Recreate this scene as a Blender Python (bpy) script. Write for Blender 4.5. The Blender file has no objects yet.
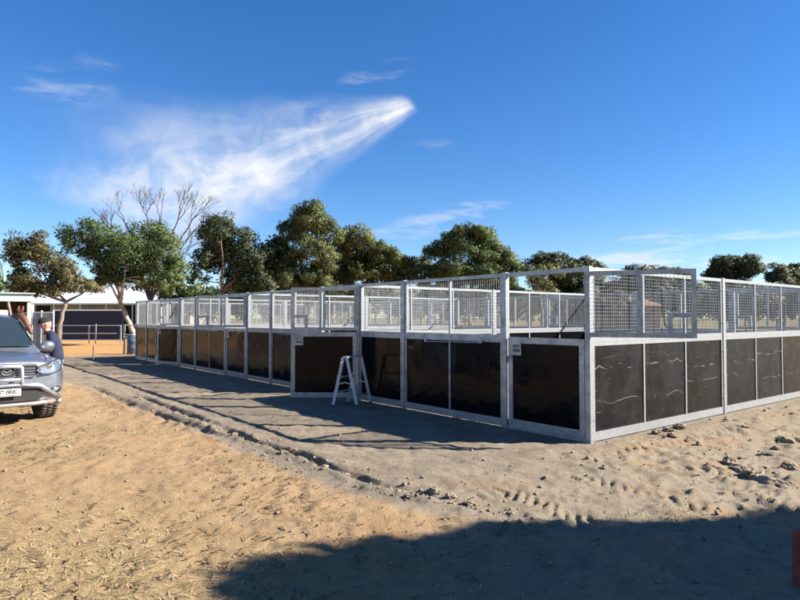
import bpy, bmesh, math, random
import numpy as np
from mathutils import Vector, Matrix, noise as mnoise

R = math.radians
random.seed(7); rng = np.random.default_rng(11)
S = bpy.context.scene
COL = S.collection

# ------------------------------------------------------------------ camera, sky, sun, exposure
EYE = 1.70; F = 605.0; PITCH = math.atan(18 / F)
cam = bpy.data.cameras.new('camera'); cam_ob = bpy.data.objects.new('camera', cam); COL.objects.link(cam_ob)
cam.lens = F / 800 * 36; cam.sensor_width = 36; cam.clip_end = 9000; cam.clip_start = 0.05
cam_ob.location = (0, 0, EYE); cam_ob.rotation_euler = (R(90) + PITCH, 0, 0)
S.camera = cam_ob

SUN_EL = R(30.7); SUN_H = Vector((1.0, -0.048)).normalized()
SUN_DIR = Vector((SUN_H.x * math.cos(SUN_EL), SUN_H.y * math.cos(SUN_EL), math.sin(SUN_EL)))
sun = bpy.data.lights.new('sun', 'SUN'); sun.energy = 5.0; sun.angle = R(0.5); sun.color = (1.0, 0.93, 0.82)
sun_ob = bpy.data.objects.new('sun', sun); COL.objects.link(sun_ob)
sun_ob.rotation_euler = (-SUN_DIR).to_track_quat('-Z', 'Y').to_euler(); sun_ob.location = (30, 0, 30)

S.view_settings.view_transform = 'Standard'; S.view_settings.look = 'None'
S.view_settings.exposure = 1.66; S.view_settings.gamma = 1.0
S.view_settings.use_curve_mapping = False
S.cycles.max_bounces = 5; S.cycles.diffuse_bounces = 2; S.cycles.glossy_bounces = 3; S.cycles.transmission_bounces = 2

# pixel helpers (photo pixels, 800 x 600)
CP, SP = math.cos(PITCH), math.sin(PITCH)
def ray(px, py):
    a, b = (px - 400) / F, (300 - py) / F
    return Vector((a, CP - b * SP, SP + b * CP))
def W(px, py, Y):
    d = ray(px, py); k = Y / d.y
    return Vector((d.x * k, Y, EYE + d.z * k))
def G(px, py, z=0.0):
    d = ray(px, py); k = (z - EYE) / d.z
    return Vector((d.x * k, d.y * k, z))

# ------------------------------------------------------------------ node helper
class NT:
    def __init__(s, tree): s.t = tree; s.n = tree.nodes; s.l = tree.links
    def node(s, typ, **kw):
        n = s.n.new(typ)
        for k, v in kw.items(): setattr(n, k, v)
        return n
    def put(s, sock, v):
        if isinstance(v, bpy.types.NodeSocket): s.l.new(v, sock)
        elif v is not None: sock.default_value = v
    def m(s, op, a, b=None, c=None, clamp=False):
        n = s.n.new('ShaderNodeMath'); n.operation = op; n.use_clamp = clamp
        s.put(n.inputs[0], a); s.put(n.inputs[1], b)
        if c is not None: s.put(n.inputs[2], c)
        return n.outputs[0]
    def mapr(s, v, a, b, c=0.0, d=1.0, smooth=True):
        n = s.n.new('ShaderNodeMapRange'); n.interpolation_type = 'SMOOTHSTEP' if smooth else 'LINEAR'
        s.put(n.inputs[0], v)
        for i, x in enumerate((a, b, c, d)): s.put(n.inputs[1 + i], x)
        return n.outputs[0]
    def noise(s, vec, scale, detail=4, rough=0.55, dist=0.0, dim='3D'):
        n = s.n.new('ShaderNodeTexNoise'); n.noise_dimensions = dim
        if vec is not None: s.l.new(vec, n.inputs['Vector'])
        n.inputs['Scale'].default_value = scale; n.inputs['Detail'].default_value = detail
        n.inputs['Roughness'].default_value = rough; n.inputs['Distortion'].default_value = dist
        return n.outputs['Fac']
    def mix(s, f, a, b, mode='MIX'):
        n = s.n.new('ShaderNodeMix'); n.data_type = 'RGBA'; n.blend_type = mode
        s.put(n.inputs[0], f); s.put(n.inputs[6], col(a)); s.put(n.inputs[7], col(b))
        return n.outputs[2]
    def xyz(s, a, b, c):
        n = s.n.new('ShaderNodeCombineXYZ'); s.put(n.inputs[0], a); s.put(n.inputs[1], b); s.put(n.inputs[2], c)
        return n.outputs[0]
    def sep(s, v):
        n = s.n.new('ShaderNodeSeparateXYZ'); s.l.new(v, n.inputs[0]); return n.outputs
    def ramp(s, f, stops):
        n = s.n.new('ShaderNodeValToRGB'); s.l.new(f, n.inputs[0]); e = n.color_ramp.elements
        while len(e) < len(stops): e.new(0.5)
        for i, (p, c) in enumerate(stops): e[i].position = p; e[i].color = col(c)
        return n.outputs[0]
def col(c):
    if isinstance(c, tuple) and len(c) == 3: return (*c, 1.0)
    return c

# ------------------------------------------------------------------ world: Nishita sky + procedural cirrus
world = bpy.data.worlds.new('World'); S.world = world; world.use_nodes = True
wt = NT(world.node_tree); wt.n.clear()
sky = wt.node('ShaderNodeTexSky', sky_type='NISHITA', sun_disc=False)
sky.sun_elevation = SUN_EL; sky.sun_rotation = math.atan2(SUN_H.x, SUN_H.y)
sky.altitude = 60; sky.air_density = 1.0; sky.dust_density = 0.0; sky.ozone_density = 3.0
hsv = wt.node('ShaderNodeHueSaturation'); hsv.inputs['Saturation'].default_value = 1.27; hsv.inputs['Value'].default_value = 1.0
wt.l.new(sky.outputs[0], hsv.inputs['Color'])
tc = wt.node('ShaderNodeTexCoord'); d = wt.sep(tc.outputs['Generated'])
RAD = 180 / math.pi
az = wt.m('MULTIPLY', wt.m('ARCTAN2', d[0], d[1]), RAD)
hyp = wt.m('SQRT', wt.m('ADD', wt.m('MULTIPLY', d[0], d[0]), wt.m('MULTIPLY', d[1], d[1])))
el = wt.m('MULTIPLY', wt.m('ARCTAN2', d[2], hyp), RAD)
# gentle warp of the angles
warp = wt.noise(wt.xyz(wt.m('MULTIPLY', az, 0.09), wt.m('MULTIPLY', el, 0.16), 0.0), 1.0, 5, 0.6)
warp = wt.m('SUBTRACT', warp, 0.5)
# the comet-shaped cirrus plume
da = wt.m('SUBTRACT', az, 0.9); de = wt.m('SUBTRACT', el, 19.6)
p = wt.m('ADD', wt.m('MULTIPLY', da, -0.939), wt.m('MULTIPLY', de, -0.345))
q = wt.m('ADD', wt.m('MULTIPLY', da, -0.345), wt.m('MULTIPLY', de, 0.939))
q = wt.m('ADD', q, wt.m('MULTIPLY', wt.m('MULTIPLY', warp, 5.0), wt.mapr(p, 0, 14)))
pc = wt.m('MAXIMUM', p, 0.0)
wid = wt.m('ADD', 0.85, wt.m('MULTIPLY', pc, 0.255))
qn = wt.m('DIVIDE', q, wid)
streak = wt.noise(wt.xyz(wt.m('MULTIPLY', p, 0.10), wt.m('MULTIPLY', qn, 2.2), wt.m('MULTIPLY', warp, 1.5)), 1.0, 5, 0.50, 0.4)
puff = wt.noise(wt.xyz(wt.m('MULTIPLY', p, 0.30), wt.m('MULTIPLY', q, 0.34), 4.0), 1.0, 6, 0.55, 0.5)
side = wt.mapr(wt.m('ABSOLUTE', qn), 0.10, 1.35, 1.0, 0.0)
headm = wt.mapr(wt.m('ADD', p, wt.m('MULTIPLY', wt.m('SUBTRACT', puff, 0.5), 3.0)), -0.9, 1.2)
tail = wt.mapr(p, 19, 34, 1.0, 0.0)
body = wt.m('MULTIPLY', wt.m('MULTIPLY', side, headm), tail)
dens = wt.m('ADD', wt.mapr(streak, 0.28, 0.72, 0.20, 0.74), wt.mapr(puff, 0.36, 0.72, -0.06, 0.30))
core = wt.m('ADD', wt.mapr(p, 0, 7, 0.35, 0.0),
            wt.m('MULTIPLY', wt.mapr(wt.m('ABSOLUTE', wt.m('SUBTRACT', p, 18.5)), 1.0, 10.0, 0.22, 0.0), wt.mapr(qn, -0.85, 0.1, 1.0, 0.25)))
cloud = wt.m('MULTIPLY', body, wt.m('ADD', dens, core))
def haze_patch(px, py, ra, re, k):
    a0, e0 = math.degrees(math.atan2(ray(px, py).x, ray(px, py).y)), math.degrees(math.atan2(ray(px, py).z, math.hypot(ray(px, py).x, ray(px, py).y)))
    x = wt.m('DIVIDE', wt.m('SUBTRACT', az, a0), ra); y = wt.m('DIVIDE', wt.m('SUBTRACT', wt.m('ADD', el, wt.m('MULTIPLY', warp, 5.0)), e0), re)
    return wt.m('MULTIPLY', wt.mapr(wt.m('ADD', wt.m('MULTIPLY', x, x), wt.m('MULTIPLY', y, y)), 0.0, 1.3, k, 0.0), wt.mapr(puff, 0.30, 0.66))
cloud = wt.m('ADD', cloud, haze_patch(215, 190, 9.5, 3.0, 0.16)); cloud = wt.m('ADD', cloud, haze_patch(130, 186, 8.0, 2.2, 0.30))
# thin wisps: azimuth, elevation, half sizes, strength, tilt
fib = wt.noise(wt.xyz(wt.m('MULTIPLY', az, 0.16), wt.m('MULTIPLY', el, 0.85), wt.m('MULTIPLY', warp, 2.0)), 1.0, 7, 0.62, 0.5)
fibm = wt.mapr(fib, 0.42, 0.70)
def wisp(a0, e0, ra, re, k, tilt=0.0):
    x = wt.m('SUBTRACT', az, a0); y = wt.m('SUBTRACT', wt.m('SUBTRACT', el, e0), wt.m('MULTIPLY', x, tilt))
    x = wt.m('DIVIDE', x, ra); y = wt.m('DIVIDE', y, re)
    r = wt.m('ADD', wt.m('MULTIPLY', x, x), wt.m('MULTIPLY', y, y))
    return wt.m('MULTIPLY', wt.mapr(r, 0.0, 1.2, k, 0.0), fibm)
def ang(px, py):
    r = ray(px, py); return math.degrees(math.atan2(r.x, r.y)), math.degrees(math.atan2(r.z, math.hypot(r.x, r.y)))
for (px, py, ra, re, k, tl) in ((66, 86, 4.2, 1.8, 0.26, 0.05), (98, 62, 2.0, 1.2, 0.10, 0.1), (378, 73, 4.0, 1.0, 0.26, 0.22), (452, 222, 6.5, 1.0, 0.50, 0.03), (472, 207, 4.0, 0.7, 0.40, 0.03),
                                (398, 234, 4.5, 0.7, 0.35, 0.0), (655, 239, 3.5, 0.55, 0.55, 0.0), (700, 246, 4.0, 0.6, 0.6, 0.06), (690, 231, 4.5, 0.8, 0.25, 0.0),
                                (640, 262, 9.0, 1.2, 0.8, 0.0), (775, 233, 5.0, 0.5, 0.45, 0.0), (780, 260, 7.0, 0.7, 0.8, 0.0), (430, 144, 3.0, 0.5, 0.12, 0.0)):
    a0, e0 = ang(px, py); cloud = wt.m('ADD', cloud, wisp(a0, e0, ra, re, k, tl))
# the same sort of thin cirrus goes on round the rest of the sky
cell = wt.noise(wt.xyz(d[0], d[1], wt.m('MULTIPLY', d[2], 2.2)), 1.7, 3, 0.5)
back = wt.mapr(d[1], 0.35, -0.1)
cloud = wt.m('ADD', cloud, wt.m('MULTIPLY', wt.m('MULTIPLY', wt.mapr(cell, 0.52, 0.72, 0.0, 0.6), fibm), back))
cloud = wt.m('MULTIPLY', cloud, wt.mapr(el, 0.0, 2.5), clamp=True)
skyc = wt.mix(cloud, wt.mix(1.0, hsv.outputs[0], (0.84, 0.92, 1.12), 'MULTIPLY'), (5.9, 6.1, 6.4))
bg = wt.node('ShaderNodeBackground'); bg.inputs['Strength'].default_value = 0.050
wt.l.new(skyc, bg.inputs['Color'])
wo = wt.node('ShaderNodeOutputWorld'); wt.l.new(bg.outputs[0], wo.inputs['Surface'])

# ------------------------------------------------------------------ materials
def new_mat(name):
    m = bpy.data.materials.new(name); m.use_nodes = True
    t = NT(m.node_tree); t.n.clear()
    o = t.node('ShaderNodeOutputMaterial'); b = t.node('ShaderNodeBsdfPrincipled'); t.l.new(b.outputs[0], o.inputs['Surface'])
    return m, t, b, o
def bump(t, b, h, strength=0.3, dist=0.01):
    n = t.node('ShaderNodeBump'); n.inputs['Strength'].default_value = strength; n.inputs['Distance'].default_value = dist
    t.l.new(h, n.inputs['Height']); t.l.new(n.outputs[0], b.inputs['Normal'])
def obj_vec(t, jitter=True):
    c = t.node('ShaderNodeTexCoord').outputs['Object']
    if not jitter: return c
    r = t.node('ShaderNodeObjectInfo').outputs['Random']
    n = t.node('ShaderNodeVectorMath', operation='ADD'); t.l.new(c, n.inputs[0])
    t.l.new(t.xyz(t.m('MULTIPLY', r, 37.0), t.m('MULTIPLY', r, 11.0), 0.0), n.inputs[1])
    return n.outputs[0]
def pos_vec(t): return t.node('ShaderNodeNewGeometry').outputs['Position']
def simple(name, c, rough=0.6, metal=0.0, var=0.15, scale=6.0, coat=0.0, bumps=0.0):
    m, t, b, o = new_mat(name); v = obj_vec(t)
    n = t.noise(v, scale, 5, 0.6); lo = tuple(x * (1 - var) for x in c); hi = tuple(min(1, x * (1 + var)) for x in c)
    t.l.new(t.mix(t.mapr(n, 0.3, 0.7), lo, hi), b.inputs['Base Color'])
    b.inputs['Roughness'].default_value = rough; b.inputs['Metallic'].default_value = metal; b.inputs['Coat Weight'].default_value = coat
    if bumps: bump(t, b, t.noise(v, scale * 6, 4), bumps, 0.01)
    return m
M = {}
# galvanised steel: spangle, dull blotches, drip marks
m, t, b, o = new_mat('galvanised_steel'); v = pos_vec(t)
sp = t.node('ShaderNodeTexVoronoi'); sp.inputs['Scale'].default_value = 85; t.l.new(v, sp.inputs['Vector'])
n1 = t.noise(v, 7.0, 6, 0.65); n2 = t.noise(v, 26.0, 4, 0.6)
c0 = t.mix(t.mapr(n1, 0.32, 0.68), (0.25, 0.257, 0.267), (0.37, 0.377, 0.388))
c1 = t.mix(t.m('MULTIPLY', t.mapr(n2, 0.58, 0.72), 0.45), c0, (0.20, 0.205, 0.21))
sc = t.node('ShaderNodeSeparateColor'); t.l.new(sp.outputs['Color'], sc.inputs[0])
c2 = t.mix(0.16, c1, sc.outputs[0], 'OVERLAY')
t.l.new(c2, b.inputs['Base Color']); b.inputs['Metallic'].default_value = 0.55
t.l.new(t.mapr(n1, 0.3, 0.7, 0.52, 0.34), b.inputs['Roughness']); bump(t, b, n2, 0.12, 0.004); M['galv'] = m
M['wire'] = simple('galvanised_wire', (0.24, 0.25, 0.26), 0.5, 0.4, 0.12)
# glossy black plastic lining sheets, slightly warped so that reflections ripple
def board_mat(name, scuff_glint):
    m, t, b, o = new_mat(name); v = obj_vec(t); s3 = t.sep(t.node('ShaderNodeTexCoord').outputs['Object'])
    dust = t.noise(v, 3.2, 6, 0.65); fine = t.noise(v, 55, 4, 0.6)
    k = t.m('MULTIPLY', t.mapr(dust, 0.40, 0.78), t.mapr(fine, 0.35, 0.75))
    c = t.mix(t.m('MULTIPLY', k, 0.20 if scuff_glint else 0.035), (0.005, 0.005, 0.0065), (0.11, 0.107, 0.10))
    rough = t.mapr(dust, 0.3, 0.75, 0.09, 0.22 if scuff_glint else 0.14)
    if scuff_glint:
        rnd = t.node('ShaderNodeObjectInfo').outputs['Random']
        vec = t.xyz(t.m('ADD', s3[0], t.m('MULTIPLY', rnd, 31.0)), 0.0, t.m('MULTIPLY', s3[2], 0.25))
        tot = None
        for z0, amp, th, k2, sc_ in ((0.98, 0.30, 0.006, 0.9, 2.6), (0.55, 0.24, 0.0045, 0.6, 2.1), (1.14, 0.40, 0.0025, 0.30, 3.0)):  # wavy pale lines: rippled glare reflections painted into the sheet colour
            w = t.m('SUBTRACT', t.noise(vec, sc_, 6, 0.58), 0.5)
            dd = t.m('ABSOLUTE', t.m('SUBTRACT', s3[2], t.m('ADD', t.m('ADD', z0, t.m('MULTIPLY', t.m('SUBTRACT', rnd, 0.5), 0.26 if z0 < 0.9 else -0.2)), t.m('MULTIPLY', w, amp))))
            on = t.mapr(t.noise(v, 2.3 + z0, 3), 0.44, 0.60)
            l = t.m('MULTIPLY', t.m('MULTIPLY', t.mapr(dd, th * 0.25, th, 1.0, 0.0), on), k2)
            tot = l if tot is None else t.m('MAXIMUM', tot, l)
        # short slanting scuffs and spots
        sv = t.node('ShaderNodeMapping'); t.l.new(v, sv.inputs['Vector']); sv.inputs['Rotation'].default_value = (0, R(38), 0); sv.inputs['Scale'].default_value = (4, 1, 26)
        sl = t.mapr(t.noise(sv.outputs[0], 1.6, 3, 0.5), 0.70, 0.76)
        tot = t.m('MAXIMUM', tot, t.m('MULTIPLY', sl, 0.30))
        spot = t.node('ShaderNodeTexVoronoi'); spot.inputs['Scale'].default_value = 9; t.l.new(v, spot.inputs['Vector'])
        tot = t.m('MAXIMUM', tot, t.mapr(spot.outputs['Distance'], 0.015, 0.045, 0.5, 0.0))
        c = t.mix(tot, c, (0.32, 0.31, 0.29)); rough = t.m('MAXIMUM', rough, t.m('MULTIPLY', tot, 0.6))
    t.l.new(c, b.inputs['Base Color']); t.l.new(rough, b.inputs['Roughness'])
    b.inputs['Specular IOR Level'].default_value = 0.24 if scuff_glint else 0.10
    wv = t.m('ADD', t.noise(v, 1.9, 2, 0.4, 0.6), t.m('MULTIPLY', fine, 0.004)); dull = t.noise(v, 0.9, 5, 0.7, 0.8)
    if scuff_glint: t.l.new(t.m('MAXIMUM', rough, t.mapr(dull, 0.42, 0.62, 0.06, 0.34)), b.inputs['Roughness'])
    bump(t, b, wv, 0.5, 0.035); return m
M['board'] = board_mat('black_lining_sheet', False); M['board_scuff_glint'] = board_mat('black_lining_sheet_scuff_glint', True)
M['dark_mark'] = simple('dark_stamped_mark', (0.05, 0.05, 0.055), 0.6)
M['alu'] = simple('aluminium', (0.40, 0.41, 0.42), 0.42, 0.5, 0.1, 9)
M['blackplastic'] = simple('black_plastic', (0.018, 0.018, 0.02), 0.5)
M['rubber'] = simple('tyre_rubber', (0.06, 0.05, 0.042), 0.85, 0, 0.35, 8, bumps=0.4)
# metallic paint with dust on it
m, t, b, o = new_mat('silver_paint'); v = obj_vec(t, False); fl = t.noise(v, 900, 2, 0.5); du = t.noise(v, 5, 6, 0.65)
zz = t.sep(v)[2]
dirt = t.m('MULTIPLY', t.mapr(zz, 0.75, 0.25), t.mapr(du, 0.3, 0.75))
t.l.new(t.mix(dirt, t.mix(t.mapr(fl, 0.35, 0.65), (0.21, 0.235, 0.28), (0.30, 0.325, 0.37)), (0.33, 0.27, 0.20)), b.inputs['Base Color'])
t.l.new(t.m('MULTIPLY', t.m('SUBTRACT', 1.0, dirt), 0.75), b.inputs['Metallic']); t.l.new(t.mapr(du, 0.3, 0.75, 0.28, 0.42), b.inputs['Roughness'])
b.inputs['Coat Weight'].default_value = 0.7; b.inputs['Coat Roughness'].default_value = 0.08; M['paint'] = m
M['chrome'] = simple('chrome', (0.75, 0.76, 0.78), 0.14, 1.0, 0.05)
M['white_paint'] = simple('white_paint', (0.78, 0.78, 0.76), 0.45, 0, 0.06)
M['red'] = simple('red_print', (0.55, 0.03, 0.03), 0.5); M['black_print'] = simple('black_print', (0.02, 0.02, 0.02), 0.5)
m, t, b, o = new_mat('tinted_glass'); b.inputs['Base Color'].default_value = (0.02, 0.03, 0.04, 1); b.inputs['Roughness'].default_value = 0.03
b.inputs['Specular IOR Level'].default_value = 0.9; v = obj_vec(t); t.l.new(t.mapr(t.noise(v, 4, 5), 0.3, 0.8, 0.02, 0.09), b.inputs['Roughness']); M['glass'] = m
m, t, b, o = new_mat('lamp_lens'); b.inputs['Base Color'].default_value = (0.30, 0.34, 0.39, 1); b.inputs['Roughness'].default_value = 0.06
b.inputs['Metallic'].default_value = 0.55; v = obj_vec(t); bump(t, b, t.noise(v, 30, 2), 0.3, 0.01); M['lens'] = m
M['alloy'] = simple('wheel_alloy', (0.45, 0.45, 0.46), 0.35, 0.8)
M['red_post'] = simple('red_brown_paint', (0.17, 0.035, 0.022), 0.7, 0, 0.3, 10, bumps=0.1)
M['navy_cloth'] = simple('navy_sweatshirt', (0.014, 0.018, 0.045), 0.9, 0, 0.3, 20, bumps=0.5)
M['jeans'] = simple('pale_jeans', (0.20, 0.30, 0.42), 0.9, 0, 0.25, 30, bumps=0.4)
M['skin'] = simple('skin', (0.52, 0.27, 0.19), 0.55, 0, 0.1); M['cap'] = simple('black_cap_cloth', (0.012, 0.013, 0.016), 0.9, 0, 0.2, 20)
M['hair'] = simple('grey_hair', (0.16, 0.14, 0.12), 0.8); M['boot'] = simple('brown_boot', (0.08, 0.045, 0.025), 0.7)
M['horse'] = simple('chestnut_coat', (0.13, 0.042, 0.017), 0.55, 0, 0.25, 4); M['mane'] = simple('dark_mane', (0.07, 0.025, 0.012), 0.8)
M['eye'] = simple('dark_eye', (0.01, 0.008, 0.006), 0.15); M['hoof'] = simple('hoof', (0.08, 0.06, 0.045), 0.6)
M['halter'] = simple('halter_strap', (0.10, 0.09, 0.10), 0.7)
M['mint'] = simple('pale_green_fascia', (0.46, 0.56, 0.50), 0.5, 0, 0.08); M['shed_dark'] = simple('brown_shed_sheet', (0.10, 0.065, 0.045), 0.8, 0, 0.3)
M['beige'] = simple('beige_cladding', (0.36, 0.30, 0.22), 0.7, 0, 0.12); M['grey_panel'] = simple('grey_cladding', (0.24, 0.25, 0.26), 0.7, 0, 0.12)
M['white_roof'] = simple('pale_metal_roof', (0.46, 0.48, 0.50), 0.5, 0.1, 0.08); M['navy'] = simple('navy_sheet', (0.010, 0.015, 0.045), 0.55, 0, 0.2)
M['timber'] = simple('weathered_timber', (0.17, 0.14, 0.11), 0.9, 0, 0.3, 12, bumps=0.3)
M['terracotta'] = simple('terracotta_roof', (0.24, 0.11, 0.065), 0.8, 0, 0.25, 3); M['brick'] = simple('red_brick', (0.22, 0.12, 0.08), 0.85, 0, 0.25, 4)
M['barrel'] = simple('blue_grey_barrel', (0.06, 0.085, 0.13), 0.5, 0, 0.15); M['bark'] = simple('grey_brown_bark', (0.15, 0.12, 0.095), 0.9, 0, 0.35, 5, bumps=0.6)
M['bark_pale'] = simple('pale_smooth_bark', (0.30, 0.25, 0.20), 0.85, 0, 0.3, 3, bumps=0.3); M['bark_dead'] = simple('dead_wood', (0.085, 0.07, 0.06), 0.9, 0, 0.25, 3)
M['dark_opening'] = simple('dark_doorway', (0.015, 0.014, 0.013), 0.9)
def leaf_mat(name, c, var=0.35):
    m, t, b, o = new_mat(name); v = pos_vec(t)
    big = t.noise(v, 0.55, 4, 0.6); sm = t.noise(v, 6.0, 2, 0.5)
    lo = tuple(x * (1 - var) for x in c); hi = (c[0] * (1 + var * 1.25), c[1] * (1 + var), c[2] * (1 + var * 0.6))
    cc = t.mix(t.mapr(t.m('ADD', t.m('MULTIPLY', big, 0.65), t.m('MULTIPLY', sm, 0.35)), 0.32, 0.68), lo, hi)
    t.l.new(cc, b.inputs['Base Color']); b.inputs['Roughness'].default_value = 0.55; b.inputs['Specular IOR Level'].default_value = 0.3
    tr = t.node('ShaderNodeBsdfTranslucent'); t.l.new(cc, tr.inputs['Color'])
    mx = t.node('ShaderNodeMixShader'); mx.inputs[0].default_value = 0.22
    t.l.new(b.outputs[0], mx.inputs[1]); t.l.new(tr.outputs[0], mx.inputs[2]); t.l.new(mx.outputs[0], o.inputs['Surface']); return m
M['leaf_green'] = leaf_mat('leaves_green', (0.070, 0.104, 0.030)); M['leaf_olive'] = leaf_mat('leaves_olive', (0.086, 0.104, 0.033))
M['leaf_dark'] = leaf_mat('leaves_dark', (0.042, 0.059, 0.024)); M['leaf_brown'] = leaf_mat('leaves_brownish', (0.090, 0.086, 0.036))
M['leaf_grey'] = leaf_mat('leaves_grey_green', (0.082, 0.090, 0.048))
M['grass'] = simple('green_grass', (0.09, 0.13, 0.035), 0.8, 0, 0.4)

# ------------------------------------------------------------------ mesh helpers
class MB:
    def __init__(s): s.v = []; s.f = []; s.mi = []
    def add(s, vs, fs, mi=0):
        o = len(s.v); s.v.extend([tuple(v) for v in vs]); s.f.extend([tuple(i + o for i in f) for f in fs]); s.mi.extend([mi] * len(fs)); return s
    def box(s, x0, x1, y0, y1, z0, z1, mi=0):
        return s.add([(x0, y0, z0), (x1, y0, z0), (x1, y1, z0), (x0, y1, z0), (x0, y0, z1), (x1, y0, z1), (x1, y1, z1), (x0, y1, z1)],
                     [(3, 2, 1, 0), (4, 5, 6, 7), (0, 1, 5, 4), (1, 2, 6, 5), (2, 3, 7, 6), (3, 0, 4, 7)], mi)
    def tube(s, pts, rad, n=8, mi=0, cap=True, close=False):
        pts = [Vector(p) for p in pts]; k = len(pts)
        if not hasattr(rad, '__len__'): rad = [rad] * k
        rings = []; up = None
        for i, p in enumerate(pts):
            a = pts[(i - 1) % k] if (i > 0 or close) else p; c = pts[(i + 1) % k] if (i < k - 1 or close) else p
            d = (c - a).normalized() if (c - a).length > 1e-9 else Vector((0, 0, 1))
            if up is None: up = Vector((0, 0, 1)) if abs(d.z) < 0.9 else Vector((1, 0, 0))
            x = d.cross(up).normalized(); up = x.cross(d).normalized()
            rings.append([p + (x * math.cos(2 * math.pi * j / n) + up * math.sin(2 * math.pi * j / n)) * rad[i] for j in range(n)])
        vs = [v for r_ in rings for v in r_]; fs = []
        for i in range(k if close else k - 1):
            i2 = (i + 1) % k
            for j in range(n): fs.append((i * n + j, i * n + (j + 1) % n, i2 * n + (j + 1) % n, i2 * n + j))
        if cap and not close: fs.append(tuple(range(n - 1, -1, -1))); fs.append(tuple((k - 1) * n + j for j in range(n)))
        return s.add(vs, fs, mi)
    def bar(s, a, b, w, h, mi=0, up=(0, 0, 1)):
        a = Vector(a); b = Vector(b); d = (b - a).normalized(); u = Vector(up)
        x = d.cross(u)
        x = x.normalized() if x.length > 1e-6 else d.orthogonal().normalized()
        u = x.cross(d).normalized(); x = x * w / 2; u = u * h / 2
        return s.add([a - x - u, a + x - u, a + x + u, a - x + u, b - x - u, b + x - u, b + x + u, b - x + u],
                     [(3, 2, 1, 0), (4, 5, 6, 7), (0, 1, 5, 4), (1, 2, 6, 5), (2, 3, 7, 6), (3, 0, 4, 7)], mi)
    def ball(s, c, r, nu=12, nv=8, mi=0, rot=None):
        r = r if hasattr(r, '__len__') else (r, r, r); vs = []; fs = []
        for i in range(nv + 1):
            th = math.pi * i / nv
            for j in range(nu):
                ph = 2 * math.pi * j / nu
                p = Vector((r[0] * math.sin(th) * math.cos(ph), r[1] * math.sin(th) * math.sin(ph), r[2] * math.cos(th)))
                if rot: p = rot @ p
                vs.append(p + Vector(c))
        for i in range(nv):
            for j in range(nu): fs.append((i * nu + j, (i + 1) * nu + j, (i + 1) * nu + (j + 1) % nu, i * nu + (j + 1) % nu))
        return s.add(vs, fs, mi)
    def mesh(s, name, mats, smooth=False):
        me = bpy.data.meshes.new(name); me.from_pydata(s.v, [], s.f)
        for m_ in (mats if isinstance(mats, (list, tuple)) else [mats]): me.materials.append(m_)
        me.polygons.foreach_set('material_index', s.mi)
        if smooth: me.polygons.foreach_set('use_smooth', [True] * len(s.f))
        me.update(); return me
    def build(s, name, mats, parent=None, smooth=False, bevel=0.0):
        me = s.mesh(name, mats, smooth)
        if bevel:
            bm = bmesh.new(); bm.from_mesh(me)
            bmesh.ops.remove_doubles(bm, verts=bm.verts, dist=1e-5)
            bmesh.ops.bevel(bm, geom=list(bm.edges), offset=bevel, segments=1, affect='EDGES', clamp_overlap=True); bm.to_mesh(me); bm.free()
        return link(name, me, parent)
def link(name, data, parent=None):
    o = bpy.data.objects.new(name, data); COL.objects.link(o)
    if parent is not None: o.parent = parent
    return o
def tag(o, label=None, cat=None, group=None, kind=None):
    for k, v in (('label', label), ('category', cat), ('group', group), ('kind', kind)):
        if v: o[k] = v
    return o
def empty(name, loc=(0, 0, 0), rz=0.0, parent=None):
    o = link(name, None, parent); o.location = loc; o.rotation_euler = (0, 0, rz); o.empty_display_size = 0.2; return o
def copy_part(o, parent, loc=None, rz=None):
    c = o.copy(); COL.objects.link(c); c.parent = parent
    if loc is not None: c.location = loc
    if rz is not None: c.rotation_euler = (0, 0, rz)
    for ch in list(o.children):
        k = ch.copy(); COL.objects.link(k); k.parent = c
    return c

# ------------------------------------------------------------------ numpy value noise
def vnoise(x, y, seed=0):
    xi = np.floor(x).astype(np.int64); yi = np.floor(y).astype(np.int64); fx = x - xi; fy = y - yi
    def h(a, b):
        n = (a * 374761393 + b * 668265263 + seed * 1442695041) & 0xffffffff
        n = ((n ^ (n >> 13)) * 1274126177) & 0xffffffff
        return ((n ^ (n >> 16)) & 0xffff) / 65535.0
    fx = fx * fx * (3 - 2 * fx); fy = fy * fy * (3 - 2 * fy)
    return (h(xi, yi) * (1 - fx) + h(xi + 1, yi) * fx) * (1 - fy) + (h(xi, yi + 1) * (1 - fx) + h(xi + 1, yi + 1) * fx) * fy
def fbm(x, y, seed=0, octv=4):
    t_ = 0; a = 0.5
    for i in range(octv): t_ = t_ + a * (vnoise(x, y, seed + i) - 0.5); x = x * 2.03 + 3.1; y = y * 2.03 - 1.7; a *= 0.5
    return t_
def sst(x, a, b):
    k = np.clip((x - a) / (b - a), 0, 1); return k * k * (3 - 2 * k)
def pline(x, y, pts):
    best = np.full(x.shape, 1e9); sgn = np.zeros(x.shape); al = np.zeros(x.shape); acc = 0.0
    for (ax, ay), (bx, by) in zip(pts[:-1], pts[1:]):
        dx, dy = bx - ax, by - ay; L = math.hypot(dx, dy); k = np.clip(((x - ax) * dx + (y - ay) * dy) / L ** 2, 0, 1)
        dd = np.hypot(x - ax - k * dx, y - ay - k * dy); s_ = ((x - ax) * dy - (y - ay) * dx) / L
        w = dd < best; best = np.where(w, dd, best); sgn = np.where(w, s_, sgn); al = np.where(w, acc + k * L, al); acc += L
    return best, sgn, al
g2 = lambda *a: [tuple(G(px, py)[:2]) for px, py in a]

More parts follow.
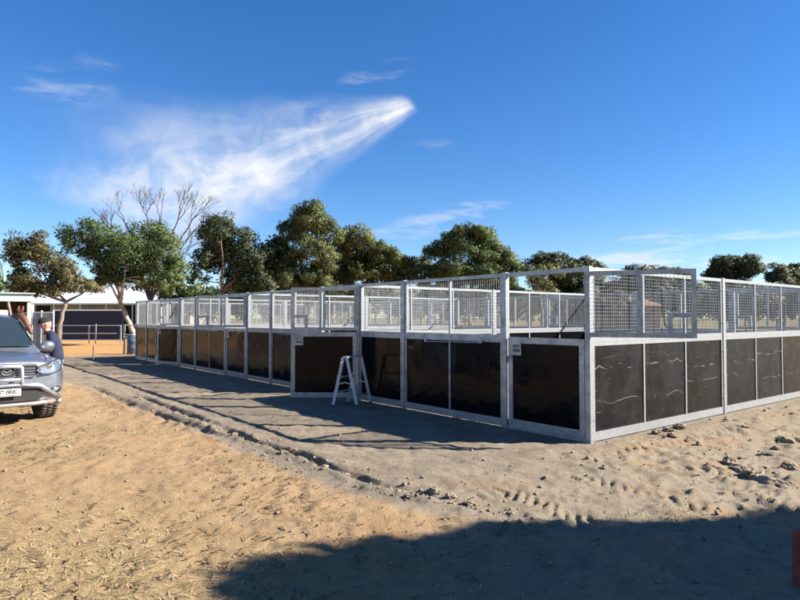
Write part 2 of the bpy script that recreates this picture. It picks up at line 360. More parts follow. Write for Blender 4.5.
# ------------------------------------------------------------------ ground
CX, CY = G(590, 443)[:2]
ANG = R(38.46); V2 = (math.cos(ANG), math.sin(ANG)); U2 = (-math.sin(ANG), math.cos(ANG))
RUT_A = g2((84, 384), (112, 396), (144, 410.5), (174, 420), (230, 439), (282, 461), (316, 473))
RUT_B = g2((128, 391), (162, 405), (207, 422), (249, 439), (312, 458), (345, 472), (387, 486), (430, 494), (475, 504), (520, 520))
EDGE = g2((30, 372), (84, 388), (112, 400), (174, 426), (230, 447), (282, 470), (340, 492), (420, 512), (520, 527), (640, 540))
TRACKS = [(g2((612, 452), (650, 446), (690, 437), (760, 421)), 0.16, 0.16), (g2((640, 436), (672, 448), (700, 462)), 0.14, 0.16),
          (g2((700, 472), (735, 487), (775, 508)), 0.26, 0.15), (g2((585, 480), (640, 497), (700, 512)), 0.2, 0.14), (g2((500, 494), (545, 512), (580, 524)), 0.26, 0.13),
          (g2((720, 455), (790, 486)), 0.2, 0.16)]
def ground_h(x, y):
    r = np.hypot(x, y); nearf = 1 - sst(r, 22, 48)
    wx = x + .11 * fbm(x * 2.7, y * 2.7, 81, 4); wy = y + .11 * fbm(x * 2.7, y * 2.7, 82, 4); dA, sA, aA = pline(wx, wy, RUT_A); dB, sB, aB = pline(wx, wy, RUT_B); dE, sE, aE = pline(x, y, EDGE)
    pad = sst(-sE, -0.25, 0.35)                       # 1 on the grey pad side
    h = 0.05 * fbm(x * 0.35, y * 0.35, 3, 3) + 0.030 * fbm(x * 1.6, y * 1.6, 9, 4) * (1 - 0.6 * pad)
    h += (1 - pad) * (.050 * np.maximum(0, vnoise(x * 5.5, y * 5.5, 101) - .58) - .05 * np.maximum(0, vnoise(x * 4.2, y * 4.2, 103) - .62))
    fineamp = 0.036 * (1 - pad) + 0.030 * pad
    h += fineamp * fbm(x * 7, y * 7, 21, 4) * 1.6
    ua = x * U2[0] + y * U2[1]; ub = x * V2[0] + y * V2[1]; h += pad * .028 * fbm(ua * .7, ub * 5.5, 27, 4)
    # disturbed soil right of the pad corner
    q_ = (x - CX) * V2[0] + (y - CY) * V2[1]; s_ = (x - CX) * U2[0] + (y - CY) * U2[1]
    rub = sst(x, 0.9, 3.2) * sst(-s_, 0.05, 0.6) * (1 - sst(r, 16, 26))
    rub2 = sst(x, -0.3, 1.2) * (1 - sst(y, 6.3, 7.2))
    k = np.maximum(rub, 0.6 * rub2)
    rid = 1 - np.abs(2 * vnoise(x * 3.1 + 0.6 * fbm(x * 2, y * 2, 5, 2), y * 3.1, 33) - 1)
    h += k * (0.10 * fbm(x * 2.6, y * 2.6, 41, 5) + 0.022 * (rid ** 3 - 0.3) + 0.060 * np.maximum(0, vnoise(x * 7, y * 7, 77) - 0.52) + 0.03 * fbm(x * 11, y * 11, 78, 3))
    # ruts with crumbly shoulders
    crumb = 0.5 + 1.1 * vnoise(x * 5, y * 5, 51); lump = np.maximum(0, vnoise(x * 9, y * 9, 61) - 0.45) * 0.09
    for dd, ss, al, dep, fade in ((dA, sA, aA, 0.065, 7.9), (dB, sB, aB, 0.085, 9.9)):
        w = 0.8 + 0.4 * vnoise(al * 1.4, al * 0, 5); gate = sst(al, 0, 1.2) * (1 - sst(al, fade, fade + 1.6))
        h += gate * (-dep * (.35 + .9 * vnoise(al * 2.1, al * 0 + 3, 8)) * np.exp(-(ss / (0.095 * w)) ** 4) + (0.022 * crumb + 0.55 * lump) * np.exp(-((np.abs(ss - 0.16)) / 0.10) ** 2) + 0.3 * lump * np.exp(-((ss + 0.16) / 0.12) ** 2)) * (dd < 0.8)
    for pts, wd, per in TRACKS:
        dd, ss, al = pline(x, y, pts); inn = (1 - sst(dd, wd * 0.8, wd))
        ph = al / per + np.abs(ss) / per * 0.9; lug = sst(np.abs((ph % 1) - 0.5) * 2, 0.35, 0.6)
        h += inn * (lug * 0.021 - 0.014) * np.clip(2.4 * vnoise(x * 1.3, y * 1.3, 71) - .25, 0, 1.05) * (.6 + .8 * vnoise(x * 7, y * 7, 72))
    # keep it level along the stable walls
    inside = (q_ > -0.35) & (q_ < 8.5) & (s_ > -0.3) & (s_ < 22.4)
    dist = np.maximum(np.maximum(-q_, q_ - 8.1), np.maximum(-s_, s_ - 22.05))
    flat = 1 - sst(dist, 0.02, 0.40)
    h = h * nearf * (1 - 0.9 * flat)
    return h, pad, k, sE
def build_ground():
    th = np.concatenate([np.arange(-50, 50.01, 0.17), np.arange(54, 306.1, 6.0)]) ; th = np.radians(th)
    rr = np.concatenate([[0.02, 0.3, 0.7, 1.1], np.exp(np.arange(math.log(1.5), math.log(46), 0.0066)), 46 * 1.14 ** np.arange(0, 36)])
    T, RR = np.meshgrid(th, rr); x = RR * np.sin(T); y = RR * np.cos(T)
    h, pad, k, sE = ground_h(x, y); nr, nt = x.shape
    co = np.stack([x, y, h], -1).reshape(-1, 3).astype(np.float32)
    i = np.arange(nr - 1)[:, None] * nt; j = np.arange(nt)[None, :]; j2 = (j + 1) % nt
    q_ = np.stack([i + j, i + nt + j, i + nt + j2, i + j2], -1).reshape(-1, 4).astype(np.int32)[:, ::-1]
    me = bpy.data.meshes.new('ground'); me.vertices.add(len(co)); me.vertices.foreach_set('co', co.ravel())
    nf = len(q_); me.loops.add(nf * 4); me.loops.foreach_set('vertex_index', q_.ravel())
    me.polygons.add(nf); me.polygons.foreach_set('loop_start', np.arange(0, nf * 4, 4, dtype=np.int32))
    me.polygons.foreach_set('use_smooth', np.ones(nf, bool)); me.update(); me.validate()
    ca = me.color_attributes.new('zone', 'FLOAT_COLOR', 'POINT')
    straw = (1 - sst(x + 0.25 * (y - 3.5), -1.9, 0.6)) * (1 - sst(y, 3.4, 6.2)) * (1 - pad)
    zone = np.stack([pad, straw, np.clip(k, 0, 1), np.ones_like(pad)], -1).reshape(-1, 4).astype(np.float32)
    ca.data.foreach_set('color', zone.ravel())
    return me
def ground_mat():
    m, t, b, o = new_mat('dry_soil'); v = pos_vec(t)
    a = t.node('ShaderNodeVertexColor'); a.layer_name = 'zone'; z = t.node('ShaderNodeSeparateColor'); t.l.new(a.outputs[0], z.inputs[0])
    n0 = t.noise(v, 0.45, 4, 0.55); n1 = t.noise(v, 1.7, 6, 0.65); n2 = t.noise(v, 9.0, 6, 0.7); n3 = t.noise(v, 60.0, 4, 0.7); n4 = t.noise(v, 240.0, 2, 0.6)
    sand = t.mix(t.mapr(n1, 0.30, 0.70), (0.43, 0.27, 0.142), (0.52, 0.365, 0.215))
    sand = t.mix(t.mapr(n0, 0.42, 0.66), sand, (0.50, 0.335, 0.175))
    sand = t.mix(t.m('MULTIPLY', t.mapr(t.noise(v, 1.1, 6, .7), .50, .70), .6), sand, (0.33, 0.235, 0.15)); sand = t.mix(t.m('MULTIPLY', t.mapr(t.noise(v, .8, 5, .7), .56, .72), .55), sand, (0.56, 0.44, 0.29))
    strawc = t.mix(t.mapr(n2, 0.35, 0.65), (0.34, 0.225, 0.10), (0.52, 0.40, 0.20))
    c = t.mix(t.m('MULTIPLY', z.outputs[1], t.mapr(n2, 0.3, 0.6, 0.25, 0.9)), sand, strawc)
    grey = t.mix(t.mapr(n1, 0.28, 0.70), (0.275, 0.225, 0.168), (0.395, 0.33, 0.25))
    edge = t.m('ADD', z.outputs[0], t.m('MULTIPLY', t.m('SUBTRACT', n1, 0.5), 0.7))
    c = t.mix(t.mapr(edge, 0.35, 0.65), c, grey)
    wv_ = t.node('ShaderNodeMapping'); t.l.new(v, wv_.inputs['Vector']); wv_.inputs['Rotation'].default_value = (0, 0, -ANG - R(90)); wv_.inputs['Scale'].default_value = (.5, 4.5, 1)
    c = t.mix(t.m('MULTIPLY', t.mapr(t.noise(wv_.outputs[0], 1.6, 6, .7), .50, .72), t.m('MULTIPLY', z.outputs[0], .55)), c, (0.17, 0.135, 0.10))
    rubc = t.mix(t.mapr(t.noise(v, 0.9, 5, 0.6), 0.50, 0.66), (0.42, 0.345, 0.25), (0.48, 0.32, 0.19))
    c = t.mix(t.m('MULTIPLY', z.outputs[2], t.mapr(n2, 0.2, 0.6, 0.5, 1.0)), c, rubc)
    c = t.mix(t.m('MULTIPLY', t.mapr(n2, 0.58, 0.74), 0.50), c, (0.15, 0.10, 0.065))
    c = t.mix(t.mapr(n3, 0.40, 0.78, 0.0, 0.42), c, (0.16, 0.115, 0.08))
    c = t.mix(t.m('MULTIPLY', t.mapr(n4, 0.62, 0.72), 0.35), c, (0.62, 0.52, 0.38))
    px = t.sep(v); far = t.mapr(px[1], 42, 60); c = t.mix(far, c, (0.17, 0.145, 0.07))
    orange = t.mapr(px[1], 24, 30); c = t.mix(t.m('MULTIPLY', orange, t.m('SUBTRACT', 1.0, far)), c, t.mix(n1, (0.44, 0.24, 0.095), (0.52, 0.31, 0.14)))
    t.l.new(c, b.inputs['Base Color']); b.inputs['Roughness'].default_value = 0.95; b.inputs['Specular IOR Level'].default_value = 0.1
    bump(t, b, t.m('ADD', t.m('MULTIPLY', n3, 0.6), t.m('ADD', n2, t.m('MULTIPLY', n4, 0.25))), 1.0, 0.055); return m
gme = build_ground(); gme.materials.append(ground_mat()); tag(link('ground', gme), kind='structure')
def gz(x, y):
    return float(ground_h(np.array([float(x)]), np.array([float(y)]))[0][0])

# ------------------------------------------------------------------ stable block
H = 2.40; ZB0, ZB1 = 0.015, 0.135; ZM0, ZM1 = 1.315, 1.435; ZT0 = 2.345; DEP = 8.06; BAY = 5.5; NB = 4; LEN = BAY * NB
stable = empty('stable_block', (CX, CY, 0), ANG)
tag(stable, 'long galvanised horse stable block with black lower sheets and wire mesh above', 'stables')
def wires(mb, x0, x1, z0, z1, y=0.0, pitch=0.05, th=0.0036):
    nx = max(2, round((x1 - x0) / pitch)); nz = max(2, round((z1 - z0) / pitch))
    for i in range(1, nx):
        x = x0 + (x1 - x0) * i / nx; mb.box(x - th / 2, x + th / 2, y - th, y, z0 - 0.01, z1 + 0.01)
    for i in range(1, nz):
        z = z0 + (z1 - z0) * i / nz; mb.box(x0 - 0.01, x1 + 0.01, y, y + th, z - th / 2, z + th / 2)
T2 = 0.025
def panel_proto(L, ns, board_m, th=T2):
    """wall panel: frame mesh, then dividers, lining sheets and mesh screens as its children"""
    mb = MB(); sw = 0.05
    mb.box(0, sw, -th, th, ZB0, H - 0.002); mb.box(L - sw, L, -th, th, ZB0, H - 0.002)
    mb.box(sw, L - sw, -th * .96, th * .96, ZB0 + 0.001, ZB1); mb.box(sw, L - sw, -th * .96, th * .96, ZM0, ZM1); mb.box(sw, L - sw, -th * 1.05, th * 1.05, ZT0, H)
    mb.box(sw, L - sw, -th * 1.1, th * 1.1, ZM0 + 0.056, ZM0 + 0.063)
    for z in (0.30, 1.12, 1.62, 2.2):
        for x in (0.012, L - 0.012): mb.tube([(x, -th - .02, z), (x, th + .02, z)], 0.011, 8)
    fr = mb.build('wall_panel', M['galv']); dw = 0.036
    if ns == 2:
        MB().tube([(L * .18, th + .03, ZM0 - .015), (L * .74, th + .03, ZM0 - .03)], .011, 8).box(L * .18 - .02, L * .18 + .02, th * .97, th + .045, ZM0 - .02, ZM0 + .02).box(L * .74 - .02, L * .74 + .02, th * .97, th + .045, ZM0 - .045, ZM0 + .01).build('drop_rod', M['galv'], fr)
    xs = [sw + (L - 2 * sw) * i / ns for i in range(ns + 1)]
    for i in range(1, ns):
        MB().box(xs[i] - dw / 2, xs[i] + dw / 2, -th * .9, th * .9, ZB1, ZM0).build('divider', M['galv'], fr)
        MB().box(xs[i] - dw / 2, xs[i] + dw / 2, -th * .9, th * .9, ZM1, ZT0).build('divider', M['galv'], fr)
    for i in range(ns):
        a = xs[i] + (dw / 2 if i else 0); c = xs[i + 1] - (dw / 2 if i < ns - 1 else 0)
        MB().box(a + .001, c - .001, -0.007, 0.007, ZB1 + .001, ZM0 - .001).build('lining_sheet', board_m, fr)
        w = MB(); wires(w, a, c, ZM1, ZT0); w.build('mesh_screen', M['wire'], fr)
    return fr
def lower_leaf_proto(Wd):
    mb = MB(); f = 0.085; z0, z1 = 0.055, 1.405; th = 0.022
    mb.box(0, f, -th, th, z0, z1); mb.box(Wd - f, Wd, -th, th, z0, z1)
    mb.box(f, Wd - f, -th * .96, th * .96, z0, z0 + 0.10); mb.box(f, Wd - f, -th * .96, th * .96, z1 - 0.09, z1)
    fr = mb.build('door_leaf', M['galv'])
    MB().box(f + .001, Wd - f - .001, -0.007, 0.007, z0 + .101, z1 - .091).build('lining_sheet', M['board'], fr)
    lp = MB().box(Wd - f - 0.17, Wd - f + 0.012, th * .5, th + 0.006, z1 - 0.27, z1 - 0.06)
    lp.build('latch_plate', M['galv'], fr)
    e = MB(); x0 = Wd - f - 0.155; zt = z1 - 0.10; y0 = th + 0.0055; y1 = th + 0.0085       # stamped horseshoe and blocks
    e.tube([(x0 + 0.03 + 0.022 * math.cos(a), (y0 + y1) / 2, zt - 0.035 + 0.03 * math.sin(a)) for a in [R(-50 + 28 * i) for i in range(11)]], 0.0045, 5)
    for i in range(3):
        e.box(x0 + 0.066 + i * 0.027, x0 + 0.072 + i * 0.027, y0, y1, zt - 0.06, zt - 0.012); e.box(x0 + 0.078 + i * 0.027, x0 + 0.084 + i * 0.027, y0, y1, zt - 0.06, zt - 0.012)
        e.box(x0 + 0.0725 + i * 0.027, x0 + 0.0775 + i * 0.027, y0, y1, zt - 0.03, zt - 0.012)
    for i in range(5): e.box(x0 + 0.004 + i * 0.028, x0 + 0.026 + i * 0.028, y0, y1, zt - 0.125, zt - 0.078)
    e.build('stamped_emblem', M['dark_mark'], fr)
    for z in (0.25, 1.2): MB().tube([(-0.012, 0.0, z - 0.06), (-0.012, 0.0, z + 0.06)], 0.014, 8).build('hinge', M['galv'], fr)
    MB().tube([(Wd - 0.10, th + 0.012, z1 - 0.30), (Wd + 0.03, th + 0.012, z1 - 0.30)], 0.008, 6).build('bolt', M['galv'], fr)
    return fr
def upper_leaf_proto(Wd):
    mb = MB(); f = 0.06; z0, z1 = 1.44, 2.335; th = 0.02
    mb.box(0, f, -th, th, z0, z1); mb.box(Wd - f, Wd, -th, th, z0, z1)
    mb.box(f, Wd - f, -th * .96, th * .96, z0, z0 + 0.065); mb.box(f, Wd - f, -th * .96, th * .96, z1 - 0.06, z1)
    fr = mb.build('door_leaf', M['galv']); mx = Wd * 0.5
    MB().box(mx - .02, mx + .02, -th * .9, th * .9, z0 + 0.065, z1 - 0.06).build('divider', M['galv'], fr)
    w = MB(); wires(w, f, Wd - f, z0 + .065, z1 - .06); w.build('mesh_screen', M['wire'], fr)
    lb = MB(); a, c = Wd - f - 0.28, Wd - f
    lb.box(a, a + 0.06, -th * .8, th * 1.1, z0 + .065, z0 + 0.265); lb.box(a, c, -th * .8, th * 1.1, z0 + 0.265, z0 + 0.325)
    lb.build('latch_frame', M['galv'], fr)
    for z in (1.58, 2.2): MB().tube([(-0.012, 0.0, z - 0.05), (-0.012, 0.0, z + 0.05)], 0.013, 8).build('hinge', M['galv'], fr)
    return fr
def hide_proto(o):
    for c in list(o.children): bpy.data.objects.remove(c)
    bpy.data.objects.remove(o)
PW = 0.08      # post width
DW = 1.40; d0 = PW / 2 + 0.01; X1 = PW / 2 + DW + 0.02 + PW / 2; X2 = X1 + 2.52; X3 = BAY
protos = {'two': panel_proto(X2 - X1 - PW - .004, 2, M['board']), 'one': panel_proto(X3 - X2 - PW - .004, 1, M['board']),
          'side': panel_proto(DEP / 2 - PW - .004, 3, M['board_scuff_glint']), 'part': panel_proto(DEP / 2 - PW - .004, 3, M['board']),
          'low': lower_leaf_proto(DW - 0.03), 'up': upper_leaf_proto(DW - 0.03)}
post_me = MB().box(-PW / 2, PW / 2, -PW / 2, PW / 2, 0, H + 0.012).mesh('post', M['galv'])
def post(x, y): o = link('post', post_me, stable); o.location = (x, y, 0); return o
swings = [(0, 210), (51.5, 51.5), (0, 51.5), (14, 10)]           # lower, upper leaf of the four front doors
head_me = MB().box(0, DW + .016, -0.03, 0.03, 2.338, H).mesh('header_rail', M['galv']); sill_me = MB().box(0, DW + .016, -0.02, 0.02, 0.0, 0.045).mesh('sill_rail', M['galv'])
for wall_x, back in ((0.0, False), (DEP, True)):
    for i in range(NB + 1):
        post(wall_x, i * BAY)
        if i == NB: break
        s0 = i * BAY; post(wall_x, s0 + X1); post(wall_x, s0 + X2)
        copy_part(protos['two'], stable, (wall_x, s0 + X1 + PW / 2 + .002, 0), R(90)); copy_part(protos['one'], stable, (wall_x, s0 + X2 + PW / 2 + .002, 0), R(90))
        for me_, nm in ((head_me, 'header_rail'), (sill_me, 'sill_rail')):
            o = link(nm, me_, stable); o.location = (wall_x, s0 + PW / 2 + .002, 0); o.rotation_euler = (0, 0, R(90))
        lo, up = (0, 0) if back else swings[i]
        sg = 1 if not back else -1
        for nm, sw in (('low', lo), ('up', up)):
            hx = wall_x - sg * (0.065 if sw > 90 else 0.03 if sw else 0.0); hy = s0 + PW / 2 + 0.022 - (0.05 if sw > 90 else 0.0)
            o = copy_part(protos[nm], stable, (hx, hy, 0), R(90 + sw))
            if sw > 90: o['label'] = 'upper mesh door leaf folded round the near corner'
            elif sw > 40: o['label'] = 'door leaf standing open' 
for y0 in [BAY * i for i in range(NB + 1)]:
    post(DEP / 2, y0)
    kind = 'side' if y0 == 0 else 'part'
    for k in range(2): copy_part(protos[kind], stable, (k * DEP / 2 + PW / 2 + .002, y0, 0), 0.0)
for o in protos.values(): hide_proto(o)

# ------------------------------------------------------------------ step ladder in front of the open door
lad = empty('step_ladder', G(352, 405), R(8)); tag(lad, 'small aluminium step ladder standing by the open stable door', 'ladder')
LH = 0.93
for sx in (0, 1):
    xo = 0.10 + sx * 0.20; yo = -0.18 + sx * 0.36
    for nm, dx in (('front_stile', -0.31), ('rear_stile', 0.14)):
        pass
def lp(side, k, z): # side 0/1, k = -1 front foot, +1 rear foot
    kz = 1 - z / LH; w = 0.15 + 0.07 * kz
    return Vector((k * (0.035 + 0.20 * kz) + (0.15 if side else -0.15), (0.17 if side else -0.17) * (0.8 + 0.35 * kz), z))
for side in (0, 1):
    for k in (-1, 1): MB().bar(lp(side, k, 0.0), lp(side, k, LH), 0.026, 0.058, up=(1, 0, 0.2)).build('stile', M['alu'], lad)
    for k in (-1, 1): MB().bar(lp(side, k, 0.0) - Vector((0, 0, -0.004)), lp(side, k, 0.035), 0.034, 0.066, up=(1, 0, 0.2)).build('rubber_foot', M['blackplastic'], lad)
    a, c = lp(side, -1, 0.42), lp(side, 1, 0.42); mid = (a + c) / 2 + Vector((0, 0, 0.04))
    MB().bar(a, mid, 0.008, 0.022).bar(mid, c, 0.008, 0.022).build('spreader', M['alu'], lad)
for z in (0.28, 0.56):
    MB().bar(lp(0, -1, z), lp(1, -1, z), 0.085, 0.028).build('tread', M['alu'], lad)
MB().bar(lp(0, 1, 0.2), lp(1, 1, 0.2), 0.02, 0.03).build('brace', M['alu'], lad)
a0, a1 = (lp(0, -1, LH) + lp(0, 1, LH)) / 2, (lp(1, -1, LH) + lp(1, 1, LH)) / 2
MB().bar(a0 + Vector((0, 0, .012)), a1 + Vector((0, 0, .012)), 0.12, 0.03).build('top_cap', M['alu'], lad)

# red post at the right edge of the picture
rp = G(801, 590); MB().tube([(0, 0, -0.05), (0, 0, 0.355), (0, 0, 0.372), (0, 0, 0.374)], [0.045, 0.045, 0.038, 0.006], 16).build('red_post', M['red_post']).location = (rp.x, rp.y, 0)
tag(bpy.data.objects['red_post'], 'short red painted post at the right edge in tree shade', 'post')

# ------------------------------------------------------------------ utility vehicle
def eval_mesh(o, name):
    dg = bpy.context.evaluated_depsgraph_get(); dg.update(); me = bpy.data.meshes.new_from_object(o.evaluated_get(dg)); me.name = name; return me
NX, NY = -6.02, 9.25
car = empty('parked_ute', (NX, NY, 0), R(45)); tag(car, 'silver utility vehicle facing the camera at the left edge', 'car')
def body_loft():
    st = [(0.00, [(.52, .40), (.63, .47), (.67, .62), (.66, .80), (.62, .93), (.48, .985), (0, 1.00)]),
          (0.05, [(.62, .36), (.73, .44), (.77, .62), (.76, .81), (.71, .965), (.55, 1.025), (0, 1.05)]),
          (0.16, [(.72, .33), (.83, .42), (.86, .62), (.85, .83), (.80, .99), (.62, 1.05), (0, 1.085)]),
          (0.38, [(.79, .31), (.89, .42), (.925, .62), (.915, .86), (.86, 1.01), (.67, 1.075), (0, 1.115)]),
          (0.75, [(.82, .32), (.91, .44), (.935, .64), (.93, .89), (.88, 1.04), (.71, 1.10), (0, 1.15)]),
          (1.30, [(.82, .34), (.91, .45), (.93, .65), (.925, .91), (.885, 1.07), (.745, 1.125), (0, 1.185)]),
          (1.50, [(.82, .34), (.91, .45), (.925, .65), (.92, .92), (.89, 1.08), (.78, 1.12), (0, 1.16)]),
          (3.55, [(.82, .34), (.91, .45), (.925, .65), (.92, .92), (.89, 1.08), (.78, 1.12), (0, 1.14)]),
          (5.20, [(.82, .40), (.90, .48), (.92, .66), (.91, .92), (.89, 1.07), (.80, 1.11), (0, 1.12)]),
          (5.26, [(.72, .46), (.80, .52), (.83, .68), (.82, .90), (.80, 1.00), (.70, 1.05), (0, 1.06)])]
    mb = MB(); n = None; rings = []
    for y, pr in st:
        r_ = [(0, y, pr[0][1])] + [(x, y, z) for x, z in pr[:-1]] + [(0, y, pr[-1][1])] + [(-x, y, z) for x, z in reversed(pr[:-1])]
        rings.append(r_); n = len(r_)
    vs = [v for r_ in rings for v in r_]; fs = []
    for i in range(len(rings) - 1):
        for j in range(n): fs.append((i * n + j, i * n + (j + 1) % n, (i + 1) * n + (j + 1) % n, (i + 1) * n + j))
    fs.append(tuple(range(n))); fs.append(tuple((len(rings) - 1) * n + j for j in range(n - 1, -1, -1)))
    mb.add(vs, fs); me = mb.mesh('body', M['paint'], True)
    bm = bmesh.new(); bm.from_mesh(me); bmesh.ops.recalc_face_normals(bm, faces=bm.faces); bm.to_mesh(me); bm.free()
    o = link('body_tmp', me); s_ = o.modifiers.new('s', 'SUBSURF'); s_.levels = 2; s_.render_levels = 2
    tmp = []
    for y in (0.92, 4.15):
        for sx in (-1, 1):
            c = MB().tube([(sx * 0.60, y, 0.40), (sx * 1.1, y, 0.40)], 0.46, 28).build('cut', M['blackplastic']); tmp.append(c)
            bo = o.modifiers.new('b', 'BOOLEAN'); bo.operation = 'DIFFERENCE'; bo.object = c; bo.solver = 'EXACT'
    me2 = eval_mesh(o, 'body')
    for x in tmp + [o]: bpy.data.objects.remove(x)
    for p_ in me2.polygons: p_.use_smooth = True
    return me2
body = link('body', body_loft(), car)
body.modifiers.new('e', 'EDGE_SPLIT').split_angle = R(38)
def poly(name, pts, mat, parent, thick=0.012):
    """closed thin solid from an outline: pts in car space, thickened towards the inside"""
    n = len(pts); c = sum((Vector(p_) for p_ in pts), Vector()) / n
    nr = (Vector(pts[1]) - Vector(pts[0])).cross(Vector(pts[2]) - Vector(pts[0])).normalized()
    vs = [Vector(p_) for p_ in pts] + [Vector(p_) - nr * thick for p_ in pts]
    fs = [tuple(range(n)), tuple(range(2 * n - 1, n - 1, -1))] + [(i, n + i, n + (i + 1) % n, (i + 1) % n) for i in range(n)]
    return MB().add(vs, fs).build(name, mat, parent)
# cabin: pillars and roof as one shell, the glass set into it
cab = MB()
cs = [(1.28, .78, 1.10, .74), (1.45, .80, 1.20, .72), (2.05, .72, 1.62, .58), (2.25, .69, 1.715, .56), (2.5, .685, 1.755, .55), (3.0, .69, 1.765, .55), (3.4, .69, 1.74, .56), (3.52, .74, 1.45, .62), (3.56, .80, 1.10, .70)]
rings = []
for y, xb, zt, xt in cs: rings.append([(-.84, y if zt > 1.3 else y, 1.06), (-(xb + .84) / 2 - .0, y, (1.06 + zt) / 2), (-xt, y, zt), (-xt * .5, y, zt + .018), (0, y, zt + .022), (xt * .5, y, zt + .018), (xt, y, zt), ((xb + .84) / 2, y, (1.06 + zt) / 2), (.84, y, 1.06)])
vs = [v for r_ in rings for v in r_]; fs = [(i * 9 + j, (i + 1) * 9 + j, (i + 1) * 9 + j + 1, i * 9 + j + 1) for i in range(len(rings) - 1) for j in range(8)]
cab.add(vs, fs).build('cabin', M['paint'], car, smooth=True)
ws = [(-.70, 1.400, 1.185), (.70, 1.400, 1.185), (.655, 1.72, 1.425), (.575, 2.075, 1.660), (.3, 2.085, 1.690), (0, 2.09, 1.696), (-.3, 2.085, 1.690), (-.575, 2.075, 1.660), (-.655, 1.72, 1.425)]
poly('windscreen', [(x, y - .030, z + .035) for x, y, z in ws], M['glass'], car, 0.01)
for sx in (-1, 1):
    pts = [(sx * .862, 1.75, 1.15), (sx * .862, 3.40, 1.15), (sx * .70, 3.30, 1.66), (sx * .70, 2.28, 1.66)]
    if sx < 0: pts = pts[::-1]
    poly('side_window', pts, M['glass'], car)
    mi = MB(); mi.ball((sx * 1.03, 1.72, 1.19), (.125, .075, .095), 14, 10); mm = mi.build('mirror', M['paint'], car, True)
    MB().bar((sx * .84, 1.72, 1.10), (sx * .97, 1.72, 1.15), 0.05, 0.04).build('mirror_arm', M['blackplastic'], mm)
    # headlight wraps round the corner
    hp = [(.41, -.05, .875), (.50, -.045, .825), (.64, .00, .815), (.775, .09, .85), (.875, .30, .97), (.875, .40, 1.02), (.80, .26, 1.04), (.70, .10, 1.015), (.55, -.02, .975), (.44, -.045, .93)]
    hm = MB(); k = len(hp); top = [Vector((sx * x, y, z)) for x, y, z in hp]; inn = [Vector((sx * x * .9, y + .12, z)) for x, y, z in hp]
    cf = sum(top, Vector()) / k + Vector((sx * .02, -.035, 0))
    fs = [(i, (i + 1) % k, 2 * k) for i in range(k)] + [((i + 1) % k, i, k + i, k + (i + 1) % k) for i in range(k)] + [tuple(range(k, 2 * k))]
    hl = hm.add(top + inn + [cf], fs).build('headlight', M['lens'], car)
    MB().ball((sx * .60, .035, .935), (.055, .05, .05), 12, 8).build('bulb_reflector', M['chrome'], hl, True)
    MB().tube([(sx * x, y - .01, z) for x, y, z in hp], 0.010, 6, close=True).build('bezel', M['blackplastic'], hl)
    # fog lamp recess and wheel-arch lining
    fg = MB().ball((sx * .705, .065, .56), (.10, .07, .062), 12, 8).build('fog_recess', M['blackplastic'], car, True)
    MB().ball((sx * .69, .018, .56), (.045, .04, .042), 12, 8).build('fog_lamp', M['lens'], fg, True)
    # tail lamp
    MB().box(sx * .84 - .06, sx * .84 + .06, 5.20, 5.275, .78, 1.04).build('tail_light', M['red'], car)
from mathutils.bvhtree import BVHTree
bvh = BVHTree.FromPolygons([v.co for v in body.data.vertices], [p_.vertices for p_ in body.data.polygons])
def on_body(o_, d_):
    h_ = bvh.ray_cast(Vector(o_), Vector(d_)); return h_[0]
for sx in (-1, 1):
    pts = [on_body((sx * (.50 + .27 * (y / 1.35) ** .5), y, 2), (0, 0, -1)) for y in (.06, .12, .2, .35, .6, .9, 1.1, 1.3)]
    MB().tube([p_ for p_ in pts if p_], .006, 5).build('bonnet_gap', M['blackplastic'], car)
    pts = [on_body((sx * 2, .40 + .02 * k_, .95 - .05 * k_), (-sx, 0, 0)) for k_ in range(6)]
    MB().tube([p_ for p_ in pts if p_], .005, 5).build('bumper_gap', M['blackplastic'], car)
    for yy in (1.55, 2.55, 3.5):
        pts = [on_body((sx * 2, yy, z_), (-sx, 0, 0)) for z_ in (.5, .6, .7, .8, .9, 1.0, 1.06)]
        MB().tube([p_ for p_ in pts if p_], .005, 5).build('door_gap', M['blackplastic'], car)
pts = [on_body((x_, -1, .99 - .02 * abs(x_)), (0, 1, 0)) for x_ in (-.5, -.35, -.2, 0, .2, .35, .5)]
MB().tube([p_ for p_ in pts if p_], .006, 5).build('bonnet_gap', M['blackplastic'], car)
# upper grille, bars, emblem, lower intake
gp_ = [(-.40, -.02, .80), (.40, -.02, .80), (.46, -.01, .885), (.40, -.02, .965), (-.40, -.02, .965), (-.46, -.01, .885)]
gr = poly('grille', [(x, y - .012, z) for x, y, z in gp_], M['blackplastic'], car, 0.03)
for z in (.835, .875, .915): MB().tube([(-.40, -.038, z), (0, -.055, z), (.40, -.038, z)], .010, 6).build('grille_bar', M['chrome'], gr)
MB().tube([(x * 1.02, y - .02, z) for x, y, z in gp_], .013, 6, close=True).build('grille_surround', M['chrome'], gr)
em = MB(); em.tube([(.062 * math.cos(a), -.085, .882 + .048 * math.sin(a)) for a in [2 * math.pi * i / 24 for i in range(24)]], .0075, 6, close=True)
for sx in (-1, 1): em.tube([(sx * .055, -.085, .895), (sx * .036, -.085, .897), (sx * .016, -.085, .880), (0, -.085, .866)], [.004, .008, .008, .006], 6)
em.build('emblem', M['chrome'], car)
MB().box(-.11, .11, -.078, -.03, .815, .955).build('emblem_block', M['blackplastic'], car)
poly('lower_intake', [(-.46, -.035, .42), (.46, -.035, .42), (.54, -.03, .50), (.46, -.04, .60), (-.46, -.04, .60), (-.54, -.03, .50)], M['blackplastic'], car, 0.03)
